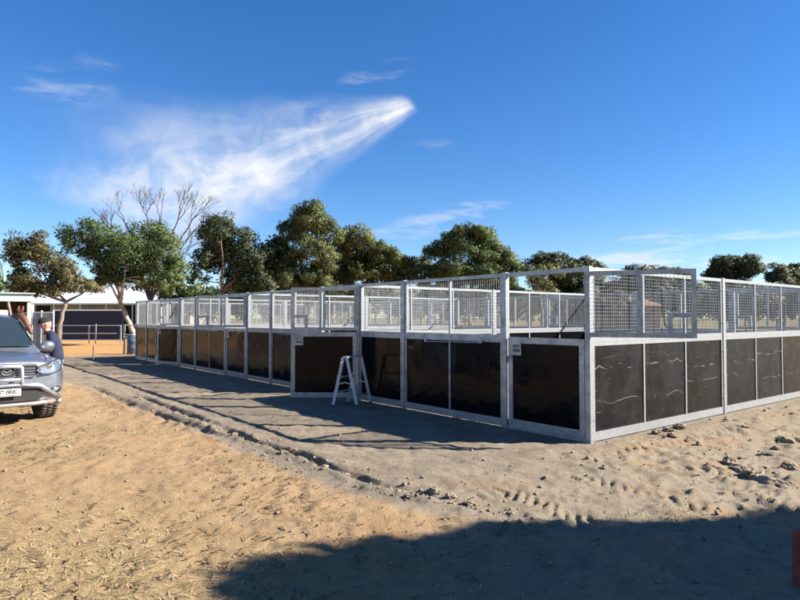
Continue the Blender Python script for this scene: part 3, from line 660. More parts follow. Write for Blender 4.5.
# alloy nudge bar
nb = MB()
for sx in (-1, 1): nb.tube([(sx * .20, -.08, .66), (sx * .20, -.125, .72), (sx * .20, -.125, .84), (sx * .195, -.115, .955)], .026, 10)
nb.tube([(-.20, -.118, .76), (.20, -.118, .76)], .026, 10); nb.tube([(-.195, -.115, .955), (0, -.13, .965), (.195, -.115, .955)], .026, 10)
nb.build('nudge_bar', M['alu'], car, True)
lipm = MB(); lipm.tube([(-.80, .14, .42), (-.66, .0, .50), (-.46, -.07, .635), (-.22, -.085, .67), (.22, -.085, .67), (.46, -.07, .635), (.66, .0, .50), (.80, .14, .42)], .036, 10)
lipm.build('bumper_bar', M['paint'], car, True)
MB().tube([(-.70, .06, .375), (-.45, -.03, .365), (.45, -.03, .365), (.70, .06, .375)], .032, 10).build('bash_plate', M['paint'], car, True)
pl = MB().box(-.187, .187, -.128, -.120, .515, .625).build('number_plate', M['white_paint'], car)
MB().box(-.18, .18, -.1305, -.1285, .520, .533).build('red_strip', M['red'], pl)
MB().box(-.187, .187, -.120, -.06, .54, .60).build('plate_bracket', M['blackplastic'], pl)
cu = bpy.data.curves.new('plate_text', 'FONT'); cu.body = 'S8 BRK'; cu.size = 0.088; cu.align_x = 'CENTER'; cu.extrude = 0.0012; cu.offset = 0.0025; cu.space_character = 0.92
to = link('text_tmp', cu); tme = eval_mesh(to, 'plate_lettering'); bpy.data.objects.remove(to); tme.materials.append(M['black_print'])
tx = link('plate_lettering', tme, pl); tx.location = (0.012, -.1298, .552); tx.rotation_euler = (R(90), 0, 0)
# canopy box on the tray
MB().box(-.80, .80, 3.62, 5.15, 1.125, 1.86).build('tray_canopy', M['white_paint'], car, bevel=0.02)
for sx in (-1, 1): MB().bar((sx * .62, 1.42, 1.225), (sx * .15, 1.40, 1.235), .02, .012).build('wiper', M['blackplastic'], car)
MB().tube([(-.78, 1.05, 1.10), (-.80, 1.15, 2.0)], [.008, .003], 6).build('aerial', M['blackplastic'], car)
def wheel(x, y):
    tr = MB(); prof = [(.20, .10), (.30, .125), (.355, .125), (.383, .10), (.388, .04), (.388, -.04), (.383, -.10), (.355, -.125), (.30, -.125), (.20, -.10)]; n = 40
    vs = [(w, r_ * math.cos(2 * math.pi * j / n), r_ * math.sin(2 * math.pi * j / n)) for r_, w in prof for j in range(n)]
    fs = [(i * n + j, i * n + (j + 1) % n, (i + 1) * n + (j + 1) % n, (i + 1) * n + j) for i in range(len(prof) - 1) for j in range(n)]
    tr.add(vs, fs)
    for j in range(n):
        a = 2 * math.pi * (j + .5) / n
        for k, (wa, wb) in enumerate(((-.115, -.05), (-.035, .035), (.05, .115))):
            aa = a + (.5 if k == 1 else 0) * 2 * math.pi / n
            cx_, cz_ = math.cos(aa), math.sin(aa); tr.bar((wa, .386 * cx_, .386 * cz_), (wb, .386 * cx_, .386 * cz_), .034, .018, up=(0, cx_, cz_))
    w = tr.build('tyre', M['rubber'], car, True); w.location = (x, y, .388)
    rm = MB(); sx = 1 if x > 0 else -1
    rm.tube([(-.09, 0, 0), (.09, 0, 0)], .215, 24)
    for i in range(6):
        a = 2 * math.pi * i / 6; rm.bar((sx * .098, .04 * math.cos(a), .04 * math.sin(a)), (sx * .098, .20 * math.cos(a), .20 * math.sin(a)), .05, .03, up=(1, 0, 0))
    rm.build('rim', M['alloy'], w)
for x in (-.78, .78):
    for y in (.92, 4.15): wheel(x, y)
MB().box(-.62, .62, .5, 4.9, .28, .42).build('chassis', M['blackplastic'], car)

# ------------------------------------------------------------------ skinned figures
def skin_mesh(name, verts, edges, rads, root, lev=2):
    me = bpy.data.meshes.new(name); me.from_pydata(verts, edges, []); o = link(name + '_tmp', me)
    o.modifiers.new('sk', 'SKIN').use_smooth_shade = True
    for i, sv in enumerate(me.skin_vertices[0].data):
        r_ = rads[i]; sv.radius = r_ if hasattr(r_, '__len__') else (r_, r_); sv.use_root = (i == root)
    s_ = o.modifiers.new('s', 'SUBSURF'); s_.levels = lev; s_.render_levels = lev
    m2 = eval_mesh(o, name); bpy.data.objects.remove(o); return m2
class Skel:
    def __init__(s): s.v = []; s.e = []; s.r = []
    def p(s, co, r, par=None):
        s.v.append(tuple(co)); s.r.append(r)
        if par is not None: s.e.append((par, len(s.v) - 1))
        return len(s.v) - 1
    def chain(s, par, pts):
        for co, r in pts: par = s.p(co, r, par)
        return par
def merge(me_list, mats, name):
    bm = bmesh.new()
    for me in me_list: bm.from_mesh(me)
    out = bpy.data.meshes.new(name); bm.to_mesh(out); bm.free()
    for m_ in mats: out.materials.append(m_)
    return out
def build_person(loc, rz):
    k = Skel()      # x forward, y left, z up
    pel = k.p((0, 0, .96), (.155, .125))
    sp = k.chain(pel, [((.01, 0, 1.08), (.155, .125)), ((.05, 0, 1.24), (.165, .13)), ((.09, 0, 1.38), (.165, .125))])
    nk = k.chain(sp, [((.13, 0, 1.47), (.075, .075)), ((.17, 0, 1.525), (.058, .058)), ((.19, 0, 1.56), (.055, .055))])
    for sy in (1, -1):
        el_ = k.chain(sp, [((.09, sy * .15, 1.40), (.075, .075)), ((.10, sy * .205, 1.36), (.068, .068)), ((.10, sy * .235, 1.23), (.056, .056)), ((.13, sy * .245, 1.11), (.050, .050)), ((.25, sy * .21, 1.10), (.044, .044)), ((.36, sy * .16, 1.12), (.034, .034))])
        pm = k.chain(el_, [((.385, sy * .15, 1.122), (.030, .024)), ((.42, sy * .138, 1.122), (.034, .017))])
        for i in range(4):
            o_ = (i - 1.5) * .021; ln = (.062, .074, .070, .052)[i]; dx, dy = .93, -sy * .36
            b0 = Vector((.455, sy * .126, 1.121)) + Vector((.36 * sy * sy, sy * .93, 0)) * o_
            k.chain(pm, [(b0, .010), (b0 + Vector((dx, dy, -.1)) * ln * .55, .009), (b0 + Vector((dx, dy, -.42)) * ln, .0075)])
        k.chain(pm, [((.40, sy * .10, 1.118), .011), ((.425, sy * .075, 1.11), .009)])
        k.chain(pel, [((0, sy * .09, .90), (.105, .105)), ((.015, sy * .10, .72), (.088, .088)), ((.025, sy * .105, .50), (.066, .066)), ((.0, sy * .11, .30), (.062, .062)), ((-.03, sy * .11, .11), (.050, .050)), ((-.02, sy * .112, .055), (.046, .05)), ((.10, sy * .125, .042), (.042, .042)), ((.17, sy * .13, .035), (.032, .030))])
    bd = skin_mesh('body', k.v, k.e, k.r, pel, 2)
    # head with brow, nose, chin and ears, tipped down
    hb = MB(); nu, nv = 28, 20; vs = []
    for i in range(nv + 1):
        th = math.pi * i / nv
        for j in range(nu):
            ph = 2 * math.pi * j / nu; x = math.sin(th) * math.cos(ph); y = math.sin(th) * math.sin(ph); z = math.cos(th)
            fx = max(0, x); s_ = 1 - .22 * max(0, -z) * (1 - .5 * fx)
            X = .098 * x * (1 - .10 * max(0, -z) * (x < 0)); Y = .076 * y * s_; Z = .118 * z
            X += .024 * math.exp(-((z + .12) / .16) ** 2) * max(0, math.cos(ph)) ** 28 * math.sin(th)           # nose
            X -= .010 * math.exp(-((z - .12) / .10) ** 2) * math.exp(-((abs(y) - .35) / .16) ** 2) * (x > 0)     # eye sockets
            X += .010 * math.exp(-((z + .82) / .14) ** 2) * fx                                                 # chin
            X -= .005 * math.exp(-((z + .52) / .05) ** 2) * fx ** 4                                            # mouth line
            vs.append((X, Y, Z))
    fs = [(i * nu + j, (i + 1) * nu + j, (i + 1) * nu + (j + 1) % nu, i * nu + (j + 1) % nu) for i in range(nv) for j in range(nu)]
    hb.add(vs, fs, 1)
    for sy in (1, -1):
        hb.ball((-.01, sy * .078, -.005), (.022, .010, .034), 10, 8, 1); hb.ball((.078, sy * .030, .014), (.010, .013, .009), 10, 6, 4)
    tilt = Matrix.Translation((.195, 0, 1.640)) @ Matrix.Rotation(R(20), 4, 'Y')
    hm = hb.mesh('head', [M['navy_cloth'], M['skin'], M['jeans'], M['boot'], M['eye']], True); hm.transform(tilt)
    for p_ in bd.polygons:
        c = p_.center
        p_.material_index = 1 if (c.z > 1.505 or (c.x > .345 and 1.0 < c.z < 1.25)) else 3 if c.z < .10 else 2 if c.z < .93 else 0
    me = merge([bd, hm], [M['navy_cloth'], M['skin'], M['jeans'], M['boot'], M['eye']], 'person')
    for p_ in me.polygons: p_.use_smooth = True
    o = link('person', me); o.location = loc; o.rotation_euler = (0, 0, rz)
    cp = MB(); n = 24; prof = [(1.06, -.01), (1.09, .25), (1.02, .60), (.78, .92), (.4, 1.06), (.02, 1.08)]
    cp.add([(.098 * a * math.cos(2 * math.pi * j / n) - .004, .080 * a * math.sin(2 * math.pi * j / n), .035 + .098 * b) for a, b in prof for j in range(n)],
           [(i * n + j, i * n + (j + 1) % n, (i + 1) * n + (j + 1) % n, (i + 1) * n + j) for i in range(len(prof) - 1) for j in range(n)])
    br = [(.075 + .105 * math.cos(a), .082 * math.sin(a), .040 - .016 * math.cos(a)) for a in [R(-90 + 15 * i) for i in range(13)]]
    m_ = len(br); cp.add(br + [(x, y, z + .006) for x, y, z in br], [tuple(range(m_))[::-1], tuple(range(m_, 2 * m_))] + [(i, (i + 1) % m_, m_ + (i + 1) % m_, m_ + i) for i in range(m_)])
    cm = cp.mesh('cap', M['cap'], True); cm.transform(tilt); link('cap', cm, o)
    hh = MB().ball((-.012, 0, .0), (.094, .081, .085), 20, 12).mesh('hair', M['hair'], True)
    bm = bmesh.new(); bm.from_mesh(hh); bmesh.ops.delete(bm, geom=[f for f in bm.faces if f.calc_center_median().x > -.03 or f.calc_center_median().z < .0], context='FACES'); bm.to_mesh(hh); bm.free(); hh.transform(tilt)
    link('hair', hh, o)
    # collar, cuffs and hem as bands over the body
    ct = MB()
    ct.tube([(.145 + .074 * math.cos(a), .074 * math.sin(a), 1.492 - .05 * math.cos(a)) for a in [2 * math.pi * i / 18 for i in range(18)]], .014, 6, close=True)
    ct.build('collar', M['navy_cloth'], o, True)
    return o
pp = (-6.66, 11.78); per = build_person((pp[0], pp[1], gz(*pp)), math.atan2(-.55, -.83))
per.scale = (1.06, 1.06, .96)
tag(per, 'person in navy sweatshirt, black cap and pale jeans leaning beside the car', 'person')

def build_horse(loc, rz):
    k = Skel()    # x forward, z up
    ch = k.p((.35, 0, 1.18), (.27, .33))
    ba = k.chain(ch, [((.05, 0, 1.17), (.29, .33)), ((-.3, 0, 1.17), (.29, .31)), ((-.65, 0, 1.22), (.28, .30))])
    rm = k.chain(ba, [((-.90, 0, 1.24), (.20, .24))])
    nk = k.chain(ch, [((.60, 0, 1.36), (.17, .25)), ((.80, 0, 1.56), (.12, .19)), ((.98, 0, 1.74), (.095, .145)), ((1.07, 0, 1.80), (.09, .12))])
    k.chain(nk, [((1.17, 0, 1.72), (.095, .125)), ((1.28, 0, 1.57), (.075, .095)), ((1.38, 0, 1.43), (.058, .068)), ((1.43, 0, 1.355), (.055, .06)), ((1.455, 0, 1.32), (.042, .042))])
    for sy in (1, -1):
        k.chain(ch, [((.46, sy * .15, 1.02), (.13, .15)), ((.44, sy * .16, .80), (.075, .09)), ((.45, sy * .16, .50), (.055, .058)), ((.44, sy * .16, .24), (.036, .040)), ((.45, sy * .16, .14), (.042, .044)), ((.48, sy * .16, .035), (.055, .055))])
        k.chain(ba, [((-.70, sy * .15, .98), (.16, .20)), ((-.60, sy * .16, .78), (.11, .13)), ((-.82, sy * .16, .54), (.058, .07)), ((-.78, sy * .16, .24), (.038, .042)), ((-.77, sy * .16, .14), (.043, .045)), ((-.73, sy * .16, .035), (.055, .055))])
    me = skin_mesh('horse', k.v, k.e, k.r, 0, 2)
    ex = MB()
    for sy in (1, -1):
        ex.tube([(1.07, sy * .05, 1.88), (1.08, sy * .062, 1.95), (1.10, sy * .066, 2.01), (1.115, sy * .066, 2.045)], [.03, .036, .024, .003], 8, 0)
        ex.ball((1.20, sy * .085, 1.715), (.022, .014, .022), 10, 8, 1); ex.ball((1.438, sy * .040, 1.345), (.014, .010, .016), 8, 6, 1)
    me = merge([me, ex.mesh('x', [M['horse'], M['eye'], M['hoof']], True)], [M['horse'], M['eye'], M['hoof']], 'horse')
    for p_ in me.polygons:
        p_.use_smooth = True
        if p_.center.z < .09: p_.material_index = 2
    o = link('horse', me); o.location = loc; o.rotation_euler = (0, 0, rz)
    mn = MB()
    for i in range(16):
        f = i / 15; x = .52 + .52 * f; z = 1.60 + .32 * f
        mn.tube([(x, .0, z), (x - .03, .09, z - .05), (x - .03, .125, z - .20 - .05 * (i % 3))], [.03, .028, .006], 6)
    mn.tube([(1.06, 0, 1.90), (1.14, 0, 1.86), (1.20, .01, 1.76)], [.025, .03, .005], 6)
    mn.build('mane', M['mane'], o, True)
    MB().tube([(-1.08, 0, 1.30), (-1.17, 0, 1.18), (-1.18, 0, .85), (-1.14, 0, .55)], [.04, .06, .07, .01], 8).build('tail', M['mane'], o, True)
    ha = MB()
    for cx_, cz_, ry, rz_, ti in ((1.335, 1.495, .078, .092, R(40)), (1.145, 1.745, .108, .145, R(40))):
        ha.tube([(cx_ + math.sin(a) * rz_ * math.sin(ti), ry * math.cos(a), cz_ + math.sin(a) * rz_ * math.cos(ti)) for a in [2 * math.pi * i / 20 for i in range(20)]], .010, 6, close=True)
    for sy in (1, -1): ha.tube([(1.33, sy * .078, 1.49), (1.16, sy * .108, 1.72)], .009, 6)
    ha.build('halter', M['halter'], o)
    return o
hp_ = W(24, 318, 15.4); hz_ = R(-14)
hl_ = (hp_.x - 1.2 * math.cos(hz_), 15.4 - 1.2 * math.sin(hz_)); ho = build_horse((hl_[0], hl_[1], gz(*hl_) + .0), hz_)
tag(ho, 'chestnut horse standing behind the silver car with its head lowered', 'horse')

# ------------------------------------------------------------------ shelter, yards, buildings behind on the left
def wb(px, Y): return (px - 400) / F * Y * 1.0
x1 = W(31.5, 300, 19).x
sh = empty('horse_shelter', (x1, 19, 0), R(33)); tag(sh, 'open shelter with pale green fascia behind the car', 'shelter')
fz0, fz1 = W(30, 301.5, 19).z, W(30, 294, 19).z
MB().box(-5.2, 0.03, -.04, 0.0, fz0, fz1).build('fascia', M['mint'], sh); MB().box(-5.25, .10, -.12, 3.6, fz1 + .003, fz1 + .03).build('roof', M['mint'], sh)
for x in (-.06, -2.6, -5.1): MB().box(x - .05, x + .05, 0.003, .10, 0, fz1 - .002).build('post', M['mint'], sh)
MB().box(-5.15, 0.0, 3.45, 3.5, 0, fz1 - .004).build('back_wall', M['shed_dark'], sh); MB().box(-5.15, -5.11, .12, 3.44, 0, fz1 - .004).build('side_wall', M['shed_dark'], sh); MB().box(-.04, 0.0, .12, 3.44, 0, fz1 - .004).build('side_wall', M['shed_dark'], sh)
# leaning prop
a_, c_ = W(8, 302, 17.5), G(20, 357.5); MB().bar((a_.x, 17.5, a_.z), (a_.x + .55, 17.4, 0.0), .07, .05).build('leaning_post', M['timber']); tag(bpy.data.objects['leaning_post'], 'grey timber post leaning behind the car roof', 'post')
# sheeted panels beside the shelter
def slab(name, px0, px1, y, zt, mat, parent=None, th=.04, z0=0.0):
    a, c = W(px0, 318, y).x, W(px1, 318, y).x; return MB().box(a, c, y - th / 2, y + th / 2, z0, zt).build(name, mat, parent)
yf = 27.0; pf = empty('panel_fence', (W(44, 318, yf).x, yf, 0)); tag(pf, 'low beige and white sheeted fence between shelter and person', 'fence')
def rel(o, root): o.location = (-root.location.x, -root.location.y, 0); return o
for px0, px1, mt in ((33.0, 41.0, 'grey_panel'), (42.2, 52, 'beige')): rel(slab('sheet', px0, px1, yf, W(40, 312.8, yf).z, M[mt], pf), pf)
for px in (32.5, 41.6, 53.5): rel(slab('post', px - .5, px + .5, yf, W(40, 310.5, yf).z, M['white_paint'], pf, .06), pf)
rel(slab('top_rail', 33.1, 52.9, yf - .06, W(40, 311.8, yf).z, M['white_paint'], pf, .03, z0=W(40, 312.8, yf).z), pf)
# round-yard rails
def rails(name, Y, pxs, tops, base_z, rail_ys, label, r_=.028, wide=None):
    x0 = W(pxs[0], 318, Y).x; root = empty(name, (x0, Y, 0)); tag(root, label, 'fence')
    for px, ty in zip(pxs, tops): MB().box(-.035, .035, -.035, .035, base_z, W(px, ty, Y).z).build('post', M['alu'], root).location = (W(px, 318, Y).x - x0, 0, 0)
    for ry, pa, pb in rail_ys:
        z = W(80, ry, Y).z; MB().tube([(W(pa, 318, Y).x - x0, -.06, z), (W(pb, 318, Y).x - x0, -.06, z)], r_ , 8).build('rail', M['alu'], root)
    return root
rails('yard_fence', 40.5, [50, 61.5, 89.3, 96, 121], [325, 325, 325, 323.8, 325], 0, [(325.5, 50, 121), (333.4, 60, 117), (340, 60, 121)], 'white steel rail fence in front of the navy wall')
rails('yard_gate', 28.4, [124.5, 136.5], [324.4, 325], 0, [(325.2, 124.5, 136.5), (337.4, 124.5, 136.5)], 'white post and rails joining the far stable corner', .03)
pk = G(93, 361); MB().bar((pk.x, pk.y, -.05), (pk.x + .01, pk.y, W(93, 346, pk.y).z), .035, .035).build('star_picket', M['timber']); tag(bpy.data.objects['star_picket'], 'thin dark steel picket standing in the orange sand', 'picket')
bl = G(130.5, 354.5); br_ = MB().tube([(0, 0, 0), (0, 0, .02), (0, 0, .28), (0, 0, .30), (0, 0, .32), (0, 0, .58), (0, 0, .60), (0, 0, .62), (0, 0, .88), (0, 0, .90)], [.27, .285, .285, .30, .285, .285, .30, .285, .285, .26], 24).build('barrel', M['barrel'], None, True)
br_.location = (bl.x, bl.y + .3, 0); tag(br_, 'blue grey drum beside the far stable corner', 'barrel')
MB().tube([(0, 0, .902), (0, 0, .93)], [.10, .09], 12).build('lid', M['white_paint'], br_)
# navy sheeted wall: corrugated sheets one by one
yn = 46.0; xa, xb_ = W(53, 318, yn).x, W(123.5, 318, yn).x; nw = empty('navy_fence', (xa, yn, 0)); tag(nw, 'dark navy corrugated sheet fence behind the white rails', 'fence')
zt = W(80, 310.8, yn).z; ns_ = 7; wd = (xb_ - xa) / ns_
cm_ = MB(); n = 24
for i in range(n):
    a = wd * i / n; c = wd * (i + 1) / n; ya = .02 * (1 if i % 3 == 0 else 0); cm_.box(a, c - .0005, -.012 - ya, .012, 0, zt)
cme = cm_.mesh('sheet', M['navy'])
for i in range(ns_): o = link('sheet', cme, nw); o.location = (wd * i + .002, 0.001 * (i % 2), 0)
MB().box(0, xb_ - xa, -.04, .03, zt + .001, zt + .10).build('capping', M['white_paint'], nw)
# long low building with pale roof
yb = 66.0; L0, L1 = W(34, 318, yb).x, W(190, 318, yb).x; bd_ = empty('long_shed', ((L0 + L1) / 2, yb, 0)); tag(bd_, 'long low building with pale metal roof behind the left trees', 'building')
hw = (L1 - L0) / 2; ze = W(80, 303.5, yb).z; zr = W(80, 286, yb + 5).z
MB().box(-hw, hw, 0, 10, 0, ze - .01).build('wall', M['beige'], bd_)
rf = MB(); rf.add([(-hw - .4, -1.4, ze), (hw + .4, -1.4, ze), (hw + .4, 5, zr), (-hw - .4, 5, zr), (hw + .4, 11.4, ze), (-hw - .4, 11.4, ze)] + [(-hw - .4, -1.4, ze - .06), (hw + .4, -1.4, ze - .06), (hw + .4, 5, zr - .06), (-hw - .4, 5, zr - .06), (hw + .4, 11.4, ze - .06), (-hw - .4, 11.4, ze - .06)],
   [(0, 1, 2, 3), (3, 2, 4, 5), (7, 6, 9, 8), (8, 9, 11, 10), (0, 6, 7, 1), (5, 4, 10, 11), (0, 3, 9, 6), (3, 5, 11, 9), (1, 7, 8, 2), (2, 8, 10, 4)])
ro = rf.build('roof', M['white_roof'], bd_); MB().box(-hw - .4, hw + .4, -1.52, -1.405, ze - .12, ze + .02).build('gutter', M['white_paint'], ro)
for i in range(12):
    x = -hw - .3 + (2 * hw + .6) * i / 11; MB().bar((x, -1.38, ze + .03), (x, 4.95, zr + .03), .06, .04).build('rib', M['white_roof'], ro)
for px0, px1, mt in ((83, 102, 'grey_panel'), (122.5, 140, 'dark_opening'), (36, 50, 'dark_opening')):
    a, c = W(px0, 318, yb).x - bd_.location.x, W(px1, 318, yb).x - bd_.location.x; MB().box(a, c, -.03, -.004, 1.2 if mt == 'grey_panel' else .02, ze - .25).build('window' if mt == 'grey_panel' else 'doorway', M[mt], bd_)
for i in range(7):
    x = -hw + .1 + (2 * hw - .2) * i / 6; MB().box(x - .05, x + .05, -1.36, -1.26, 0, ze - .07).build('verandah_post', M['white_paint'], bd_)
# red-roofed house to the right, seen through the mesh
yh = 72.0; xh = W(618, 318, yh).x; hs = empty('brick_house', (xh, yh, 0)); tag(hs, 'brick house with terracotta roof seen through the near mesh', 'house')
z1_, z2_ = W(600, 306, yh).z, W(600, 292, yh).z
MB().box(-6.5, 5, 0, 8, 0, z1_).build('wall', M['brick'], hs)
MB().add([(-7, -.6, z1_), (5.5, -.6, z1_), (5.5, 8.6, z1_), (-7, 8.6, z1_), (-4, 4, z2_), (2.5, 4, z2_), (-7, -.6, z1_ - .15), (5.5, -.6, z1_ - .15), (5.5, 8.6, z1_ - .15), (-7, 8.6, z1_ - .15)], [(0, 1, 5, 4), (1, 2, 5), (2, 3, 4, 5), (3, 0, 4), (0, 6, 7, 1), (1, 7, 8, 2), (2, 8, 9, 3), (3, 9, 6, 0)]).build('roof', M['terracotta'], hs)
gb = MB().add([(-.9, -1.2, z1_ - .1), (1.7, -1.2, z1_ - .1), (.4, -1.2, z1_ + 1.0), (-.9, 2, z1_ - .1), (1.7, 2, z1_ - .1), (.4, 2, z1_ + 1.0)], [(0, 1, 2), (0, 2, 5, 3), (1, 4, 5, 2), (3, 5, 4)]).build('gable', M['terracotta'], hs)
MB().bar((-.95, -1.25, z1_ - .1), (.4, -1.25, z1_ + 1.06), .10, .16).bar((.4, -1.25, z1_ + 1.06), (1.75, -1.25, z1_ - .1), .10, .16).build('barge_board', M['white_paint'], gb)
for x in (-4.6, -1.8, 3): MB().box(x - .7, x + .7, -.04, -.004, .9, 2.2).build('window', M['glass'], hs)
# white salt block by the fourth stable door
wbk = Vector((CX + U2[0] * 17.95 - V2[0] * .28, CY + U2[1] * 17.95 - V2[1] * .28, 0))
bk = MB().tube([(0, 0, 0.0), (0, 0, .015), (0, 0, .30), (0, 0, .305)], [.11, .115, .145, .15], 20).build('bucket', M['white_paint'], None, True); bk.location = (wbk.x, wbk.y, gz(wbk.x, wbk.y)); tag(bk, 'small white bucket at the foot of the farthest stable door', 'bucket')
MB().tube([(-.148, 0, .29), (-.13, .05, .36), (0, .09, .41), (.13, .05, .36), (.148, 0, .29)], .005, 6).build('handle', M['wire'], bk)

# ------------------------------------------------------------------ trees
def leaf_mesh(name, P, Nrm, size, mat, droop=0.3, blend=0.72):
    n = len(P); f = rng.normal(size=(n, 3)); f /= np.linalg.norm(f, axis=1, keepdims=True)
    f[:, 2] -= droop; f /= np.linalg.norm(f, axis=1, keepdims=True)
    g = np.cross(f, rng.normal(size=(n, 3))); g /= np.linalg.norm(g, axis=1, keepdims=True)
    g *= -np.sign(np.sum(np.cross(f, g) * Nrm, 1, keepdims=True) + 1e-9)
    L = size * rng.uniform(.7, 1.35, (n, 1)); Wd = L * rng.uniform(.30, .48, (n, 1))
    co = np.stack([P - f * L * .5, P + g * Wd * .5, P + f * L * .5, P - g * Wd * .5], 1).reshape(-1, 3).astype(np.float32)
    me = bpy.data.meshes.new(name); me.vertices.add(n * 4); me.vertices.foreach_set('co', co.ravel())
    me.loops.add(n * 4); me.loops.foreach_set('vertex_index', np.arange(n * 4, dtype=np.int32)); me.polygons.add(n); me.polygons.foreach_set('loop_start', np.arange(0, n * 4, 4, dtype=np.int32))
    me.polygons.foreach_set('use_smooth', np.ones(n, bool)); me.update(); me.materials.append(mat)
    fn = -np.cross(f, g)
    nn = Nrm * blend + fn * (1 - blend); nn /= np.linalg.norm(nn, axis=1, keepdims=True)
    me.normals_split_custom_set_from_vertices(np.repeat(nn, 4, 0).tolist()); return me
def crown_points(lobes, dens, clump=0.30):
    Ps = []; Ns = []
    for (c, r) in lobes:
        c = np.array(c); r = np.array(r); rm = r.mean(); nc = int(max(10, 26 * (rm / 1.6) ** 1.3)); per = int(2.6 * dens * (rm ** 2) / nc) + 8
        d_ = rng.normal(size=(nc, 3)); d_ /= np.linalg.norm(d_, axis=1, keepdims=True); d_[:, 2] = np.where(d_[:, 2] < -.5, -d_[:, 2], d_[:, 2])
        cc = c + d_ * r * rng.uniform(.50, 1.02, (nc, 1)) ** .7
        for k in range(nc):
            cr = rm * clump * rng.uniform(.65, 1.35) + .1; e = rng.normal(size=(per, 3)); e /= np.linalg.norm(e, axis=1, keepdims=True)
            P = cc[k] + e * cr * np.array([1, 1, .8]) * rng.uniform(.3, 1.12, (per, 1)) ** .6
            nn = e * .75 + d_[k] * .55; nn /= np.linalg.norm(nn, axis=1, keepdims=True); Ps.append(P); Ns.append(nn)
    return np.concatenate(Ps), np.concatenate(Ns)
def limb(mb, a, b, r0, r1, wob=.12, n=7):
    a = Vector(a); b = Vector(b); L = (b - a).length; pts = []; w = Vector((random.uniform(-1, 1), random.uniform(-1, 1), random.uniform(-.3, .3))) * wob * L
    for i in range(n):
        f = i / (n - 1); pts.append(a.lerp(b, f) + w * math.sin(math.pi * f) + Vector((random.uniform(-1, 1), random.uniform(-1, 1), 0)) * .02 * L * (0 < i < n - 1))
    mb.tube(pts, [r0 + (r1 - r0) * i / (n - 1) for i in range(n)], 8); return pts
def tree(name, label, Y, base_px, lobes_px, leafm, barkm='bark', dens=420, size=.26, fork=None, group=None, cat='tree', r0=None, ydep=0.85, droop=.3, clump=.35):
    bx = W(base_px, 318, Y).x; root = empty(name, (bx, Y, 0)); tag(root, label, cat, group)
    lobes = []; k = Y / F
    for i, (px, py, rx, rz) in enumerate(lobes_px):
        c = W(px, py, Y); oy = ((i * 37) % 7 / 6 - .5) * 1.6 * rx * k * (ydep); lobes.append(((c.x - bx, oy, c.z), (rx * k, .5 * (rx + rz) * k * ydep + .2, rz * k)))
    if len(lobes) > 3:
        for i in range(len(lobes)):
            (c0, q0) = lobes[i]; near = sorted((j for j in range(len(lobes_px)) if j != i), key=lambda j: (lobes[j][0][0] - c0[0]) ** 2 + (lobes[j][0][2] - c0[2]) ** 2)[:2]
            for j in near[i % 2:i % 2 + 1]:
                c1, q1 = lobes[j]; lobes.append((tuple((a + b_) / 2 + (.25 if k_ == 1 else 0) * (1 if i % 2 else -1) * q0[0] for k_, (a, b_) in enumerate(zip(c0, c1))), tuple((a + b_) * .46 for a, b_ in zip(q0, q1))))
    P, Nn = crown_points([(c, tuple(v_ * 1.06 for v_ in q_)) for c, q_ in lobes], dens, clump); link('crown', leaf_mesh('crown', P, Nn, size * .82, M[leafm], droop), root)
    lo = min(c[2] - r[2] for c, r in lobes); hi = max(c[2] for c, r in lobes); mb = MB(); r0 = r0 or .026 * hi
    if fork is None: fz = max(.6, lo * .75 + .15 * hi); fp = Vector((sum(c[0] for c, r in lobes) / len(lobes) * .35, 0, fz))
    else: c = W(fork[0], fork[1], Y); fp = Vector((c.x - bx, 0, c.z))
    limb(mb, (0, 0, -.15), fp, r0, r0 * .72, .06, 9); tk = mb
    prim = []; own = list(lobes[:len(lobes_px)]); step = max(1, len(own) // 4); firsts = own[::step][:4]
    for c, r in firsts + [l_ for l_ in own if l_ not in firsts]:
        tgt = Vector(c) + Vector((0, 0, -.1 * r[2])); main = (c, r) in firsts
        if main: st_ = fp - Vector((0, 0, .1))
        else: st_ = min(prim, key=lambda p_: (p_ - tgt).length + .6 * max(0, p_.z - tgt.z))
        got = limb(tk, st_, tgt, r0 * (.50 if main else .24), r0 * .10, .12)
        if main: prim += got[3:]
        for j in range(5):
            d_ = Vector((random.uniform(-1, 1), random.uniform(-1, 1), random.uniform(-.3, 1))).normalized(); s_ = Vector(c).lerp(fp, random.uniform(.0, .45))
            limb(tk, s_, Vector(c) + Vector((d_.x * r[0], d_.y * r[1], d_.z * r[2])) * .8, r0 * .16, r0 * .04, .1, 5)
    tk.build('trunk', M[barkm], root, True); return root
tree('gum_tree', 'olive brown gum tree at far left above the shelter roof', 34, 60, [(38, 247, 20, 13), (26, 262, 15, 15), (20, 280, 12, 12), (46, 268, 15, 14), (36, 287, 16, 10), (62, 284, 14, 11), (84, 288, 14, 8), (50, 292, 14, 7), (66, 272, 12, 10), (30, 296, 14, 6)], 'leaf_brown', dens=520, size=.20, fork=(66, 300))
tree('gum_tree', 'sliver of dark green tree at the left picture edge', 36, -8, [(-6, 284, 14, 13), (2, 292, 9, 9)], 'leaf_green', size=.2)
tree('spreading_tree', 'broad green tree with leaning forked trunk left of the stables', 38, 141, [(92, 235, 22, 13), (78, 250, 15, 12), (112, 243, 18, 16), (145, 236, 24, 15), (132, 256, 24, 16), (160, 255, 20, 18), (172, 272, 12, 15), (110, 262, 14, 9), (104, 274, 12, 9), (148, 276, 18, 13), (126, 284, 12, 8), (176, 284, 8, 8), (118, 276, 14, 10), (138, 270, 16, 12), (162, 288, 14, 8), (96, 286, 12, 7)], 'leaf_green', 'bark_pale', dens=520, size=.20, fork=(120, 302), r0=.17)
